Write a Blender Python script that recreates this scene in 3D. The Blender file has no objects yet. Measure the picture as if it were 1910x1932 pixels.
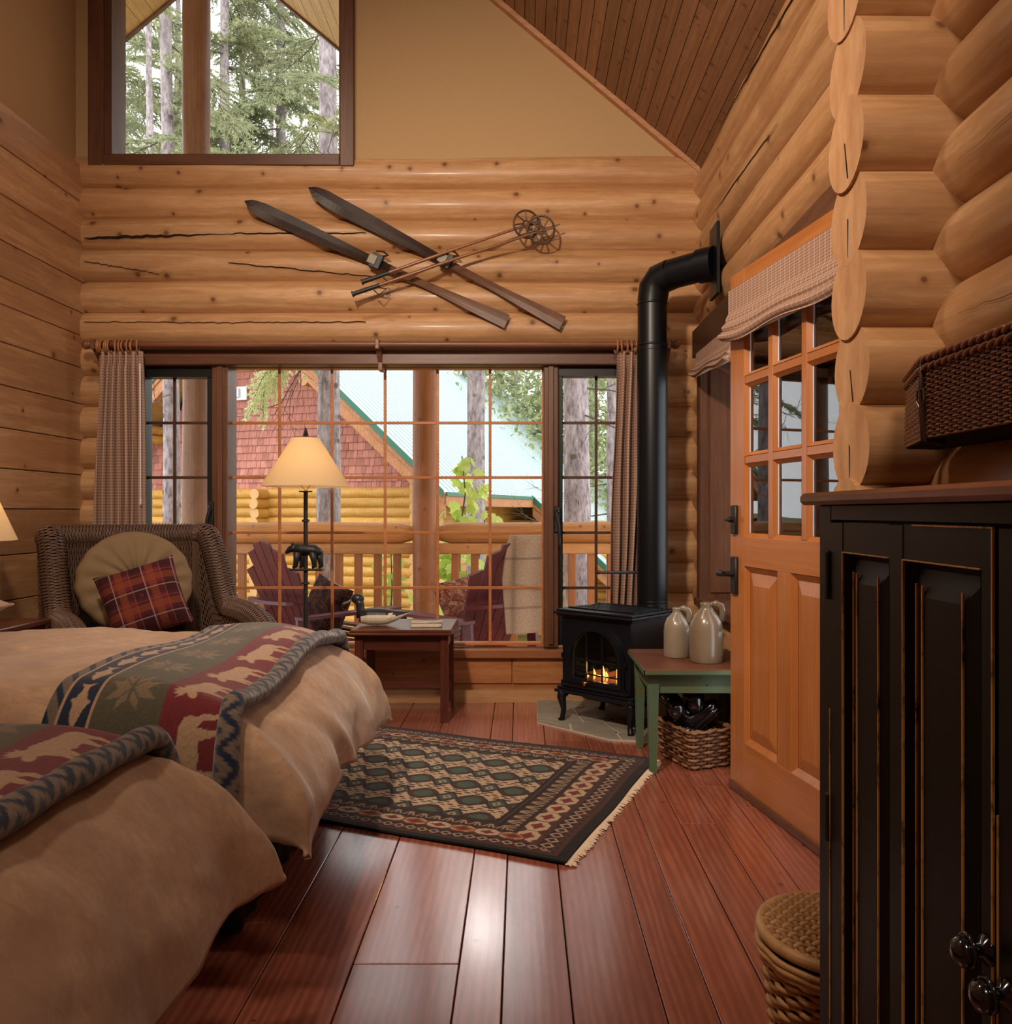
import bpy, math, random
import numpy as np
from mathutils import Vector, Matrix
PI = math.pi
random.seed(7)
SC = bpy.context.scene
COL = SC.collection
# ---------------------------------------------------------------- camera
CAMH, F, VX, VY = 1.095, 1556.0, 984.0, 966.0
cd = bpy.data.cameras.new('camera'); cam = bpy.data.objects.new('camera', cd); COL.objects.link(cam)
cam.location = (0, 0, CAMH); cam.rotation_euler = (PI/2, 0, 0)
cd.sensor_fit = 'HORIZONTAL'; cd.sensor_width = 36.0; cd.lens = 36.0*F/1910.0
cd.shift_x = -(VX-955.0)/1910.0; cd.shift_y = 0.0
cd.clip_start = 0.05; cd.clip_end = 300
SC.camera = cam
# ---------------------------------------------------------------- exposure
SC.view_settings.view_transform = 'Standard'; SC.view_settings.look = 'None'
SC.view_settings.gamma = 1.0; SC.view_settings.use_curve_mapping = False
SC.view_settings.exposure = 0.0
# ---------------------------------------------------------------- sky: bright even overcast
w = bpy.data.worlds.new('overcast'); SC.world = w; w.use_nodes = True
bg = w.node_tree.nodes['Background']; bg.inputs[0].default_value = (0.96, 0.98, 1.0, 1); bg.inputs[1].default_value = 3.0
# ---------------------------------------------------------------- room lights (key spot and two fills added to brighten it, fixtures unseen; porch lamp)
def area(name, loc, target, size, power, color):
    l = bpy.data.lights.new(name, 'AREA'); l.shape = 'DISK'; l.size = size; l.energy = power; l.color = color
    o = bpy.data.objects.new(name, l); COL.objects.link(o); o.location = loc
    o.rotation_euler = (Vector(target)-Vector(loc)).to_track_quat('-Z', 'Y').to_euler()
    return o
WARM = (1.0, 0.82, 0.65)
def spot(name, loc, target, power, color, ang, blend, r):
    l = bpy.data.lights.new(name, 'SPOT'); l.energy = power; l.color = color; l.spot_size = math.radians(ang); l.spot_blend = blend; l.shadow_soft_size = r
    o = bpy.data.objects.new(name, l); COL.objects.link(o); o.location = loc
    o.rotation_euler = (Vector(target)-Vector(loc)).to_track_quat('-Z', 'Y').to_euler()
    return o
spot('key_spot', (-0.85, 0.95, 3.0), (0.1, 4.4, 1.35), 400, WARM, 100, 0.9, 0.10)  # added key spot, cone shaped to favour the back wall over the near bed
area('overhead_fill_light', (-1.6, 2.2, 4.3), (-0.7, 2.6, 0.3), 0.4, 36, WARM)  # added soft overhead fill, stands for no fixture at the ridge
area('rear_fill_light', (0.35, -0.6, 3.15), (0.1, 4.3, 1.3), 0.5, 26, WARM)  # added weak fill from behind the camera to lift the right-hand side
area('porch_ceiling_light', (-0.33, 7.2, 2.53), (-0.3, 3.0, 0.2), 0.34, 5.5, (1.0, 0.92, 0.88))
def point(name, loc, power, color, r=0.04):
    l = bpy.data.lights.new(name, 'POINT'); l.energy = power; l.color = color; l.shadow_soft_size = r
    o = bpy.data.objects.new(name, l); COL.objects.link(o); o.location = loc
    return o
# ---------------------------------------------------------------- helpers
def P(px, py, Y):
    return Vector(((px-VX)*Y/F, Y, CAMH-(py-VY)*Y/F))
class MB:
    def __init__(s): s.v = []; s.f = []; s.m = []; s.uv = None
    def add(s, vs, fs, mi=0):
        b = len(s.v); s.v.extend([tuple(p) for p in vs]); s.f.extend([tuple(i+b for i in f) for f in fs]); s.m.extend([mi]*len(fs)); return s
    def box(s, x0, x1, y0, y1, z0, z1, mi=0):
        return s.hexa([(x0,y0,z0),(x1,y0,z0),(x1,y1,z0),(x0,y1,z0),(x0,y0,z1),(x1,y0,z1),(x1,y1,z1),(x0,y1,z1)], mi)
    def hexa(s, v, mi=0):
        return s.add(v, [(0,3,2,1),(4,5,6,7),(0,1,5,4),(1,2,6,5),(2,3,7,6),(3,0,4,7)], mi)
    def bbox(s, x0, x1, y0, y1, z0, z1, b=0.004, mi=0):
        # box with chamfered edges
        xs=(x0,x1); ys=(y0,y1); zs=(z0,z1); v=[]; idx={}
        sx=(1,-1)
        for i in (0,1):
            for j in (0,1):
                for k in (0,1):
                    for a in range(3):
                        p=[xs[i],ys[j],zs[k]]
                        for c,q in enumerate((i,j,k)):
                            if c!=a: p[c]+= b*sx[q]
                        idx[(i,j,k,a)]=len(v); v.append(p)
        f=[]
        for a in range(3):
            o=[c for c in range(3) if c!=a]
            for q in (0,1):
                def key(m,n):
                    t=[0,0,0]; t[a]=q; t[o[0]]=m; t[o[1]]=n; return idx[(t[0],t[1],t[2],a)]
                f.append((key(0,0),key(1,0),key(1,1),key(0,1)))
        for a in range(3):
            b1,b2=[c for c in range(3) if c!=a]
            for m in (0,1):
                for n in (0,1):
                    def g(e,ax):
                        t=[0,0,0]; t[a]=e; t[b1]=m; t[b2]=n; return idx[(t[0],t[1],t[2],ax)]
                    f.append((g(0,b1),g(1,b1),g(1,b2),g(0,b2)))
        for i in (0,1):
            for j in (0,1):
                for k in (0,1): f.append((idx[(i,j,k,0)],idx[(i,j,k,1)],idx[(i,j,k,2)]))
        return s.add(v,f,mi)
    def bar(s, a, b, w, h, up=(0,0,1), mi=0):
        a=Vector(a); b=Vector(b); d=(b-a).normalized(); u=Vector(up)
        sd=d.cross(u); sd=sd.normalized() if sd.length>1e-6 else Vector((1,0,0)); u=sd.cross(d).normalized()
        sd=sd*w/2; u=u*h/2
        return s.hexa([a-sd-u,a+sd-u,b+sd-u,b-sd-u,a-sd+u,a+sd+u,b+sd+u,b-sd+u], mi)
    def tube(s, pts, rs, n=10, cap=True, mi=0, capmi=None, flat=1.0, up=None, closed=False):
        pts=[Vector(p) for p in pts]; N=len(pts)
        if not hasattr(rs,'__len__'): rs=[rs]*N
        b=len(s.v); ref=None; nb=len(s.f)
        for i,p in enumerate(pts):
            if closed: d=pts[(i+1)%N]-pts[i-1]
            else: d=pts[min(i+1,N-1)]-pts[max(i-1,0)]
            if d.length<1e-9: d=Vector((0,0,1))
            d.normalize()
            if ref is None:
                ref=Vector(up) if up else (Vector((0,0,1)) if abs(d.z)<.9 else Vector((1,0,0)))
            x=d.cross(ref); x=x.normalized() if x.length>1e-6 else Vector((1,0,0)); y=x.cross(d).normalized()
            if not up: ref=y
            for k in range(n):
                a=2*PI*k/n
                s.v.append(tuple(p+x*(math.cos(a)*rs[i])+y*(math.sin(a)*rs[i]*flat)))
        R=N if closed else N-1
        for i in range(R):
            for k in range(n):
                i2=(i+1)%N
                s.f.append((b+i*n+k,b+i*n+(k+1)%n,b+i2*n+(k+1)%n,b+i2*n+k)); s.m.append(mi)
        if cap and not closed:
            c=mi if capmi is None else capmi
            s.f.append(tuple(b+k for k in range(n))[::-1]); s.m.append(c)
            s.f.append(tuple(b+(N-1)*n+k for k in range(n))); s.m.append(c)
        return s
    def lathe(s, prof, c=(0,0,0), n=24, mi=0, sx=1, sy=1):
        b=len(s.v); c=Vector(c)
        for (r,z) in prof:
            for k in range(n):
                a=2*PI*k/n; s.v.append((c.x+r*math.cos(a)*sx,c.y+r*math.sin(a)*sy,c.z+z))
        for i in range(len(prof)-1):
            for k in range(n):
                s.f.append((b+i*n+k,b+i*n+(k+1)%n,b+(i+1)*n+(k+1)%n,b+(i+1)*n+k)); s.m.append(mi)
        if prof[0][0]>1e-5: s.f.append(tuple(b+k for k in range(n))[::-1]); s.m.append(mi)
        if prof[-1][0]>1e-5: s.f.append(tuple(b+(len(prof)-1)*n+k for k in range(n))); s.m.append(mi)
        return s
    def ball(s, c, r, n=14, m=9, mi=0):
        if not hasattr(r,'__len__'): r=(r,r,r)
        pr=[(math.sin(PI*i/m),-math.cos(PI*i/m)) for i in range(m+1)]
        b=len(s.v)
        for (q,z) in pr:
            for k in range(n):
                a=2*PI*k/n; s.v.append((c[0]+q*math.cos(a)*r[0],c[1]+q*math.sin(a)*r[1],c[2]+z*r[2]))
        for i in range(m):
            for k in range(n):
                s.f.append((b+i*n+k,b+i*n+(k+1)%n,b+(i+1)*n+(k+1)%n,b+(i+1)*n+k)); s.m.append(mi)
        return s
    def grid(s, fn, nu, nv, mi=0, uvfn=None, closeu=False):
        b=len(s.v)
        for j in range(nv+1):
            for i in range(nu+1): s.v.append(tuple(fn(i/nu,j/nv)))
        for j in range(nv):
            for i in range(nu):
                s.f.append((b+j*(nu+1)+i,b+j*(nu+1)+i+1,b+(j+1)*(nu+1)+i+1,b+(j+1)*(nu+1)+i)); s.m.append(mi)
        if uvfn:
            if s.uv is None: s.uv={}
            for j in range(nv+1):
                for i in range(nu+1): s.uv[b+j*(nu+1)+i]=uvfn(i/nu,j/nv)
        return s
    def prism(s, poly, d0, d1, axis='y', mi=0):
        # poly: list of 2D points, extruded along axis
        def mk(p,d):
            if axis=='y': return (p[0],d,p[1])
            if axis=='x': return (d,p[0],p[1])
            return (p[0],p[1],d)
        n=len(poly); v=[mk(p,d0) for p in poly]+[mk(p,d1) for p in poly]
        f=[tuple(range(n)),tuple(range(n,2*n))[::-1]]+[(i,n+i,n+(i+1)%n,(i+1)%n) for i in range(n)]
        return s.add(v,f,mi)
    def xf(s, M, start=0):
        for i in range(start,len(s.v)): s.v[i]=tuple(M@Vector(s.v[i]))
        return s
def obj(name, mb, mats, parent=None, smooth=False, kind=None, label=None, loc=None, recalc=True):
    me=bpy.data.meshes.new(name); me.from_pydata(mb.v,[],mb.f)
    if not isinstance(mats,(list,tuple)): mats=[mats]
    for m in mats: me.materials.append(m)
    if len(mats)>1: me.polygons.foreach_set('material_index', mb.m)
    if mb.uv:
        ul=me.uv_layers.new(name='UVMap')
        li=np.zeros(len(me.loops),dtype=np.int32); me.loops.foreach_get('vertex_index',li)
        tab=np.zeros((len(mb.v),2),dtype=np.float32)
        for k,q in mb.uv.items(): tab[k]=q
        ul.data.foreach_set('uv', tab[li].ravel())
    if recalc and len(mb.f)<60000:
        import bmesh
        bm=bmesh.new(); bm.from_mesh(me); bmesh.ops.recalc_face_normals(bm,faces=bm.faces); bm.to_mesh(me); bm.free()
    if smooth is True: me.polygons.foreach_set('use_smooth',[True]*len(me.polygons))
    elif smooth: 
        me.polygons.foreach_set('use_smooth',[True]*len(me.polygons)); me.set_sharp_from_angle(angle=math.radians(smooth))
    me.update()
    o=bpy.data.objects.new(name,me); COL.objects.link(o)
    if parent: o.parent=parent
    if kind: o['kind']=kind
    if label: o['label']=label
    if loc: o.location=loc
    return o
def tag(o,label,cat,group=None,kind=None):
    o['label']=label; o['category']=cat
    if group: o['group']=group
    if kind: o['kind']=kind
    return o
def thing(name,label,cat,loc=(0,0,0),rotz=0,group=None):
    o=bpy.data.objects.new(name,None); COL.objects.link(o); o.location=loc; o.rotation_euler=(0,0,rotz); o.empty_display_size=.1
    return tag(o,label,cat,group)
def struct(name,mb,m,parent=None,smooth=False):
    return obj(name,mb,m,parent,smooth,kind=None if parent else 'structure')
def copytree(o,parent=None):
    c=o.copy(); COL.objects.link(c)
    if parent: c.parent=parent
    for ch in list(o.children): copytree(ch,c)
    return c
def inst(name,src,parent,loc,rot=(0,0,0),sc=(1,1,1)):
    o=bpy.data.objects.new(name,src if isinstance(src,bpy.types.Mesh) else src.data); COL.objects.link(o)
    o.parent=parent; o.location=loc; o.rotation_euler=rot; o.scale=sc; return o
# ---------------------------------------------------------------- materials
def srgb(r,g,b):
    f=lambda c:(c/12.92 if c<=.04045 else ((c+.055)/1.055)**2.4)
    return (f(r/255),f(g/255),f(b/255),1)
class NT:
    def __init__(s,name):
        s.mat=bpy.data.materials.new(name); s.mat.use_nodes=True; s.t=s.mat.node_tree; s.n=s.t.nodes; s.p=s.n['Principled BSDF']
    def new(s,t,**k):
        n=s.n.new(t)
        for a,b in k.items(): setattr(n,a,b)
        return n
    def l(s,a,b): s.t.links.new(a,b)
    def val(s,sock,v):
        if isinstance(v,(int,float,tuple,list)): sock.default_value=v
        else: s.l(v,sock)
    def math(s,op,a,b=0,c=None,clamp=False):
        n=s.new('ShaderNodeMath',operation=op,use_clamp=clamp); s.val(n.inputs[0],a); s.val(n.inputs[1],b)
        if c is not None: s.val(n.inputs[2],c)
        return n.outputs[0]
    def mix(s,f,a,b,mode='MIX'):
        n=s.new('ShaderNodeMix',data_type='RGBA',blend_type=mode); s.val(n.inputs[0],f); s.val(n.inputs[6],a); s.val(n.inputs[7],b); return n.outputs[2]
    def noise(s,vec,scale=5,detail=3,rough=.5,dist=0):
        n=s.new('ShaderNodeTexNoise'); 
        if vec is not None: s.l(vec,n.inputs['Vector'])
        n.inputs['Scale'].default_value=scale; n.inputs['Detail'].default_value=detail; n.inputs['Roughness'].default_value=rough; n.inputs['Distortion'].default_value=dist
        return n.outputs[0]
    def ramp(s,f,stops):
        n=s.new('ShaderNodeValToRGB'); s.l(f,n.inputs[0]); e=n.color_ramp.elements
        while len(e)<len(stops): e.new(.5)
        for i,(p,c) in enumerate(stops): e[i].position=p; e[i].color=c
        return n.outputs[0]
    def coords(s,kind='Object',scale=(1,1,1),rnd=0,rot=(0,0,0)):
        tc=s.new('ShaderNodeTexCoord'); o=tc.outputs[kind]
        if rnd:
            oi=s.new('ShaderNodeObjectInfo'); cx=s.new('ShaderNodeCombineXYZ')
            for i,k in enumerate((rnd,rnd*1.7,rnd*2.3)): s.l(s.math('MULTIPLY',oi.outputs['Random'],k),cx.inputs[i])
            va=s.new('ShaderNodeVectorMath',operation='ADD'); s.l(o,va.inputs[0]); s.l(cx.outputs[0],va.inputs[1]); o=va.outputs[0]
        m=s.new('ShaderNodeMapping'); s.l(o,m.inputs[0]); m.inputs['Scale'].default_value=scale; m.inputs['Rotation'].default_value=rot
        return m.outputs[0]
    def bump(s,h,strength=.3,dist=.01):
        b=s.new('ShaderNodeBump'); b.inputs['Strength'].default_value=strength; b.inputs['Distance'].default_value=dist; s.l(h,b.inputs['Height']); s.l(b.outputs[0],s.p.inputs['Normal'])
    def fin(s,col=None,rough=.5,spec=.5,metal=0,coat=0):
        if col is not None: s.val(s.p.inputs['Base Color'],col)
        s.val(s.p.inputs['Roughness'],rough); s.p.inputs['Specular IOR Level'].default_value=spec; s.p.inputs['Metallic'].default_value=metal
        s.p.inputs['Coat Weight'].default_value=coat; s.p.inputs['Coat Roughness'].default_value=.15
        return s.mat
def wood(name,c1,c2,axis=0,rough=.5,knots=1.0,cross=9,spec=.4,var=.25,kcol=srgb(96,52,30),bump=.25,coat=0,dark=None,along=.55,gr=.9,plane=None,kd=4.5,fig=.38,cath=.22):
    t=NT(name)
    def sc(a,c): v=[c,c,c]; v[axis]=a; return tuple(v)
    v1=t.coords(scale=sc(along,cross),rnd=9)
    n1=t.noise(v1,1.0,5,.62,1.4)
    col=t.ramp(n1,[(.3,c2),(.62,c1)])
    v2=t.coords(scale=sc(2.0,75),rnd=9); n2=t.noise(v2,1.0,3,.6,.3)
    col=t.mix(t.math('MULTIPLY',t.math('SUBTRACT',n2,.40,clamp=True),gr,clamp=True),col,(c2[0]*.55,c2[1]*.5,c2[2]*.45,1))
    v5=t.coords(scale=sc(1.6,7),rnd=3); n5=t.noise(v5,1.3,5,.7,.5); col=t.mix(t.ramp(n5,[(.35,(0,0,0,1)),(.75,(.5,.5,.5,1))]),col,(c2[0]*.72,c2[1]*.66,c2[2]*.6,1))
    if dark is not None:
        v4=t.coords(scale=sc(.8,3.5),rnd=5); n4=t.noise(v4,1.2,4,.6,.8)
        col=t.mix(t.ramp(n4,[(.55,(0,0,0,1)),(.72,(.6,.6,.6,1))]),col,dark)
    if fig:
        v6=t.coords(scale=sc(5,24),rnd=6); n6=t.noise(v6,1.1,4,.65,1.8)
        col=t.mix(t.math('MULTIPLY',t.ramp(n6,[(.42,(0,0,0,1)),(.66,(1,1,1,1))]),fig),col,(c2[0]*.70,c2[1]*.64,c2[2]*.58,1))
    if cath:
        v7=t.coords(scale=sc(.9,9),rnd=8); wv=t.new('ShaderNodeTexWave',wave_type='BANDS',bands_direction='XYZ'[1 if axis==0 else 0] if axis!=1 else 'X'); 
        t.l(v7,wv.inputs[0]); wv.inputs['Scale'].default_value=1.5; wv.inputs['Distortion'].default_value=9; wv.inputs['Detail'].default_value=3; wv.inputs['Detail Scale'].default_value=.7; wv.inputs['Detail Roughness'].default_value=.55
        col=t.mix(t.math('MULTIPLY',t.ramp(wv.outputs['Fac'],[(.30,(1,1,1,1)),(.75,(0,0,0,1))]),cath),col,(c2[0]*.62,c2[1]*.55,c2[2]*.48,1))
    if knots:
        pl=plane or {0:'xz',1:'xy',2:'xz'}[axis]
        v3=t.coords('UV' if pl=='uv' else 'Object',rnd=7); se=t.new('ShaderNodeSeparateXYZ'); t.l(v3,se.inputs[0]); cb_=t.new('ShaderNodeCombineXYZ')
        i0,i1={'uv':(0,1),'xz':(0,2),'xy':(0,1),'yz':(1,2)}[pl]; t.l(se.outputs[i0],cb_.inputs[0]); t.l(se.outputs[i1],cb_.inputs[1])
        vo=t.new('ShaderNodeTexVoronoi',voronoi_dimensions='2D'); t.l(cb_.outputs[0],vo.inputs['Vector']); vo.inputs['Scale'].default_value=kd
        sp_=t.new('ShaderNodeSeparateXYZ'); t.l(vo.outputs['Color'],sp_.inputs[0])
        siz=t.math('ADD',.55,t.math('MULTIPLY',sp_.outputs[1],.9)); dd=t.math('DIVIDE',t.math('MULTIPLY',vo.outputs['Distance'],1.0/(kd*knots)),siz)
        wob=t.math('MULTIPLY',t.math('SUBTRACT',t.noise(cb_.outputs[0],60,2),.5),.006); dd=t.math('ADD',dd,wob)
        k=t.ramp(dd,[(.0075,(1,1,1,1)),(.0105,(.55,.55,.55,1)),(.0135,(.28,.28,.28,1)),(.030,(0,0,0,1))])
        keep=t.math('LESS_THAN',sp_.outputs[0],.64)
        col=t.mix(t.math('MULTIPLY',t.math('MULTIPLY',k,.85),keep),col,kcol)
    oi=t.new('ShaderNodeObjectInfo')
    b=t.math('ADD',1-var/2,t.math('MULTIPLY',oi.outputs['Random'],var))
    hsv=t.new('ShaderNodeHueSaturation'); t.l(b,hsv.inputs['Value']); t.l(col,hsv.inputs['Color'])
    if bump: t.bump(n2,bump,.002)
    return t.fin(hsv.outputs[0],rough,spec,coat=coat)
def plain(name,c,rough=.5,spec=.5,metal=0,nz=.12,scale=20,bump=0,coat=0):
    t=NT(name); v=t.coords(rnd=3); n=t.noise(v,scale,4,.6)
    col=t.mix(n,(c[0]*(1-nz),c[1]*(1-nz),c[2]*(1-nz),1),(min(1,c[0]*(1+nz)),min(1,c[1]*(1+nz)),min(1,c[2]*(1+nz)),1))
    if bump: t.bump(n,bump,.004)
    return t.fin(col,rough,spec,metal,coat)
def emis(name,c,st):
    t=NT(name); t.p.inputs['Emission Color'].default_value=c; t.p.inputs['Emission Strength'].default_value=st; return t.fin(c,.6)
M={}
LC1,LC2=srgb(206,164,120),srgb(188,140,94)
for ax,nm in ((0,'x'),(1,'y'),(2,'z')):
    M['log'+nm]=wood('peeled_log_'+nm,LC1,LC2,ax,.45,1.15,6,plane='uv',dark=srgb(150,104,70),coat=.08,var=.22,cath=.3)
M['logend']=None
t=NT('log_end_grain'); v=t.coords(rnd=4,scale=(1,1,1)); wv=t.new('ShaderNodeTexWave',wave_type='RINGS',rings_direction='X'); t.l(v,wv.inputs[0]); wv.inputs['Scale'].default_value=14; wv.inputs['Distortion'].default_value=6; wv.inputs['Detail'].default_value=3
n=t.noise(v,40,3); nn=t.noise(t.coords(rnd=4,scale=(9,9,3)),2,4,.6); col=t.ramp(nn,[(.35,srgb(186,138,98)),(.65,srgb(210,166,122))]); col=t.mix(t.math('MULTIPLY',n,.35),col,srgb(168,112,70)); M['logend']=t.fin(col,.7,.2)
M['boardy']=wood('pine_board',srgb(206,162,116),srgb(184,134,92),1,.5,1.0,7,dark=srgb(160,104,72),plane='yz',kd=3.2,cath=.4)
M['plank']=wood('ceiling_pine',srgb(160,118,84),srgb(138,98,68),1,.5,.6,14,var=.3,kd=9)
M['floor']=wood('stained_fir_floor',srgb(178,106,82),srgb(152,84,64),1,.27,.45,5,spec=.6,var=.24,kcol=srgb(60,26,18),bump=.12,coat=.8,kd=2.2,cath=.5)
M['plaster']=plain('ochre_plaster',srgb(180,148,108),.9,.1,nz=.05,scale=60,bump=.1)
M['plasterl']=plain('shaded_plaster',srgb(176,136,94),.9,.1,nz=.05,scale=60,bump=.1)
M['trim']=wood('stained_trim',srgb(122,80,56),srgb(92,58,40),0,.4,.4,10,var=.1)
M['trimz']=wood('stained_trim_upright',srgb(122,80,56),srgb(92,58,40),2,.4,.4,10,var=.1)
M['fir']=wood('orange_fir',srgb(192,124,68),srgb(178,108,54),2,.35,0,9,fig=.1,cath=.12,var=.06,coat=.2)
M['firx']=wood('orange_fir_rail',srgb(192,124,68),srgb(178,108,54),0,.35,0,9,fig=.1,cath=.12,var=.06,coat=.2)
M['muntin']=wood('window_muntin',srgb(200,132,76),srgb(180,110,60),0,.4,0,9,var=.05)
M['darkwin']=plain('black_sash',srgb(20,22,24),.4,.4)
M['sill']=wood('sill_board',srgb(168,110,70),srgb(138,84,52),0,.4,.5,7)
M['panel']=wood('pine_panel_board',srgb(190,130,80),srgb(160,100,58),0,.45,.6,6)
M['black']=plain('cast_iron',(.005,.0055,.008,1),.38,.35,nz=.2,scale=80,bump=.05)
M['pipe']=plain('black_pipe',(.003,.004,.006,1),.36,.35,nz=.1)
M['iron']=plain('wrought_iron',(.012,.010,.009,1),.5,.5,nz=.3,scale=50,bump=.2)
def glass(nm='window_glass',ior=1.35):
    t=NT(nm); out=t.n['Material Output']
    tr=t.new('ShaderNodeBsdfTransparent'); gl=t.new('ShaderNodeBsdfGlossy'); gl.inputs['Roughness'].default_value=.01
    fr=t.new('ShaderNodeFresnel'); fr.inputs[0].default_value=ior; mx=t.new('ShaderNodeMixShader')
    t.l(fr.outputs[0],mx.inputs[0]); t.l(tr.outputs[0],mx.inputs[1]); t.l(gl.outputs[0],mx.inputs[2]); t.l(mx.outputs[0],out.inputs[0]); return t.mat
M['glass']=glass(); M['dglass']=glass('door_glass',2.1)
# ---------------------------------------------------------------- geometry constants
YS=4.806; BK=YS+.0656; PIT=.1822; RL=.108       # back wall: recess depth, log centre, pitch, radius
def zk(k): return 2.985-PIT*k                    # seam heights of back wall and stub logs
RX=1.0                                            # right wall inner face
XL=-2.55                                          # left wall face
def roofz(x): return 3.135+.84*(RX-x)
RIDGE=-2.72
def log(name,a,b,r,parent,mats,seed=0,n=28,rings=None,crack=None,endflat=True):
    rnd=random.Random(seed*131+7); a=Vector(a); b=Vector(b); L=(b-a).length; N=rings or max(4,int(L/.16))
    ph=[rnd.uniform(0,6.28) for _ in range(4)]; pts=[];rs=[]
    d=(b-a).normalized(); up=Vector((0,0,1)) if abs(d.z)<.9 else Vector((1,0,0)); sd=d.cross(up)
    for i in range(N+1):
        t_=i/N; s_=t_*L
        pts.append(a+(b-a)*t_+up*(.0035*math.sin(s_*1.7+ph[0]))+sd*(.004*math.sin(s_*2.3+ph[1])))
        rs.append(r*(1+.018*math.sin(s_*3.1+ph[2])+.01*math.sin(s_*7.7+ph[3])))
    m=MB().tube(pts,rs,n,True,0,1)
    sh_=n//2 if abs(d.x)>.9 else 0; m.uv={}
    for i in range(N+1):
        for k in range(n): m.uv[i*n+k]=((a.x+a.y+a.z)+L*i/N,((k+sh_)%n)/n*2*PI*r+seed*1.37)
    return obj(name,m,mats,parent,smooth=50)
LM={'x':[M['logx'],M['logend']],'y':[M['logy'],M['logend']],'z':[M['logz'],M['logend']]}
# ================================================================ SHELL
YB0=-1.6                                   # room end behind the camera
# floor: sub-slab and planks
M['dark']=plain('dark_gap',(.02,.012,.008,1),.9,.1)
fl=struct('floor',MB().box(XL-.06,RX+.3,YB0,4.95,-.08,-.0215),M['dark'])
xb=[-2.62,-2.42,-2.2,-2.0,-1.82,-1.6,-1.42,-1.22,-1.03,-.82,-.617,-.409,-.151,-.044,.113,.316,.429,.56,.686,.81,.955,1.22]
rf=random.Random(3)
joints={10:[1.62],9:[2.2],11:[2.0,3.9],12:[4.35],14:[3.95],16:[4.2],18:[1.93,3.3],17:[2.9],15:[3.7]}
for i in range(len(xb)-1):
    js=[YB0]+joints.get(i,[rf.uniform(0.2,1.2),rf.uniform(2.2,4.3)])+[4.9]
    for a,b in zip(js,js[1:]):
        obj('plank',MB().bbox(xb[i]+.0016,xb[i+1]-.0016,a+.0012,b-.0012,-.021,rf.uniform(-.0012,0),.0018),M['floor'],fl)
# left wall: boards to log height, plaster above
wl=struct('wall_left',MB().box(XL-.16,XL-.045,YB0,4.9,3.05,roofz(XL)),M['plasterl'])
struct('backing',MB().box(XL-.16,XL-.028,YB0,4.9,-.05,3.06),M['dark'],wl)
zb=[-.02,.08,.27,.477,.654,.88,1.11,1.31,1.51,1.72,1.93,2.115,2.25,2.43,2.655,2.89,3.107]
for i in range(len(zb)-1):
    js=[YB0]+([rf.uniform(1.5,4.2)] if i%3==1 else [])+[4.87]
    for a,b in zip(js,js[1:]):
        obj('board',MB().bbox(XL-.026,XL-rf.uniform(0,.0015),a+.001,b-.001,zb[i]+.0022,zb[i+1]-.0022,.003),M['boardy'],wl)
# back wall: plaster gable (around upper window) with logs below
WX0,WX1=-2.43,-1.03; WZ0,WZ1=3.145,4.62    # rough opening of the gable window
yb0,yb1=4.80,4.98
m=MB()
m.hexa([(XL-.2,yb0,3.06),(WX0,yb0,3.06),(WX0,yb1,3.06),(XL-.2,yb1,3.06),(XL-.2,yb0,roofz(XL-.2)),(WX0,yb0,roofz(WX0)),(WX0,yb1,roofz(WX0)),(XL-.2,yb1,roofz(XL-.2))])
m.box(WX0,WX1,yb0,yb1,3.06,WZ0)
m.hexa([(WX0,yb0,WZ1),(WX1,yb0,WZ1),(WX1,yb1,WZ1),(WX0,yb1,WZ1),(WX0,yb0,roofz(WX0)),(WX1,yb0,roofz(WX1)),(WX1,yb1,roofz(WX1)),(WX0,yb1,roofz(WX0))])
m.hexa([(WX1,yb0,3.06),(RX+.35,yb0,3.06),(RX+.35,yb1,3.06),(WX1,yb1,3.06),(WX1,yb0,roofz(WX1)),(RX+.35,yb0,roofz(RX+.35)),(RX+.35,yb1,roofz(RX+.35)),(WX1,yb1,roofz(WX1))])
wb=struct('wall_back',m,M['plaster'])
# top (scribed) log, then full logs down to window head
HW0,HW1=-2.36,.60                          # window unit extent in x
for k in range(0,6):
    zc=zk(k)+PIT/2
    o=log('log',(XL-.1,BK,zc),(RX+.25,BK,zc),RL,wb,LM['x'],seed=k)
sidex=[]
for k in range(6,17):
    zc=zk(k)+PIT/2
    if k==16: zc=zk(16)+PIT/2
    log('log',(XL-.1,BK,zc),(HW0+.02,BK,zc),RL,wb,LM['x'],seed=20+k)
    log('log',(HW1-.02,BK,zc),(RX+.25,BK,zc),RL,wb,LM['x'],seed=40+k)
for k in (16,):                            # bottom log under the sill
    log('log',(XL,BK+.03,zk(16)+.005),(RX+.2,BK+.03,zk(16)+.005),.115,wb,LM['x'],seed=60)
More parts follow.
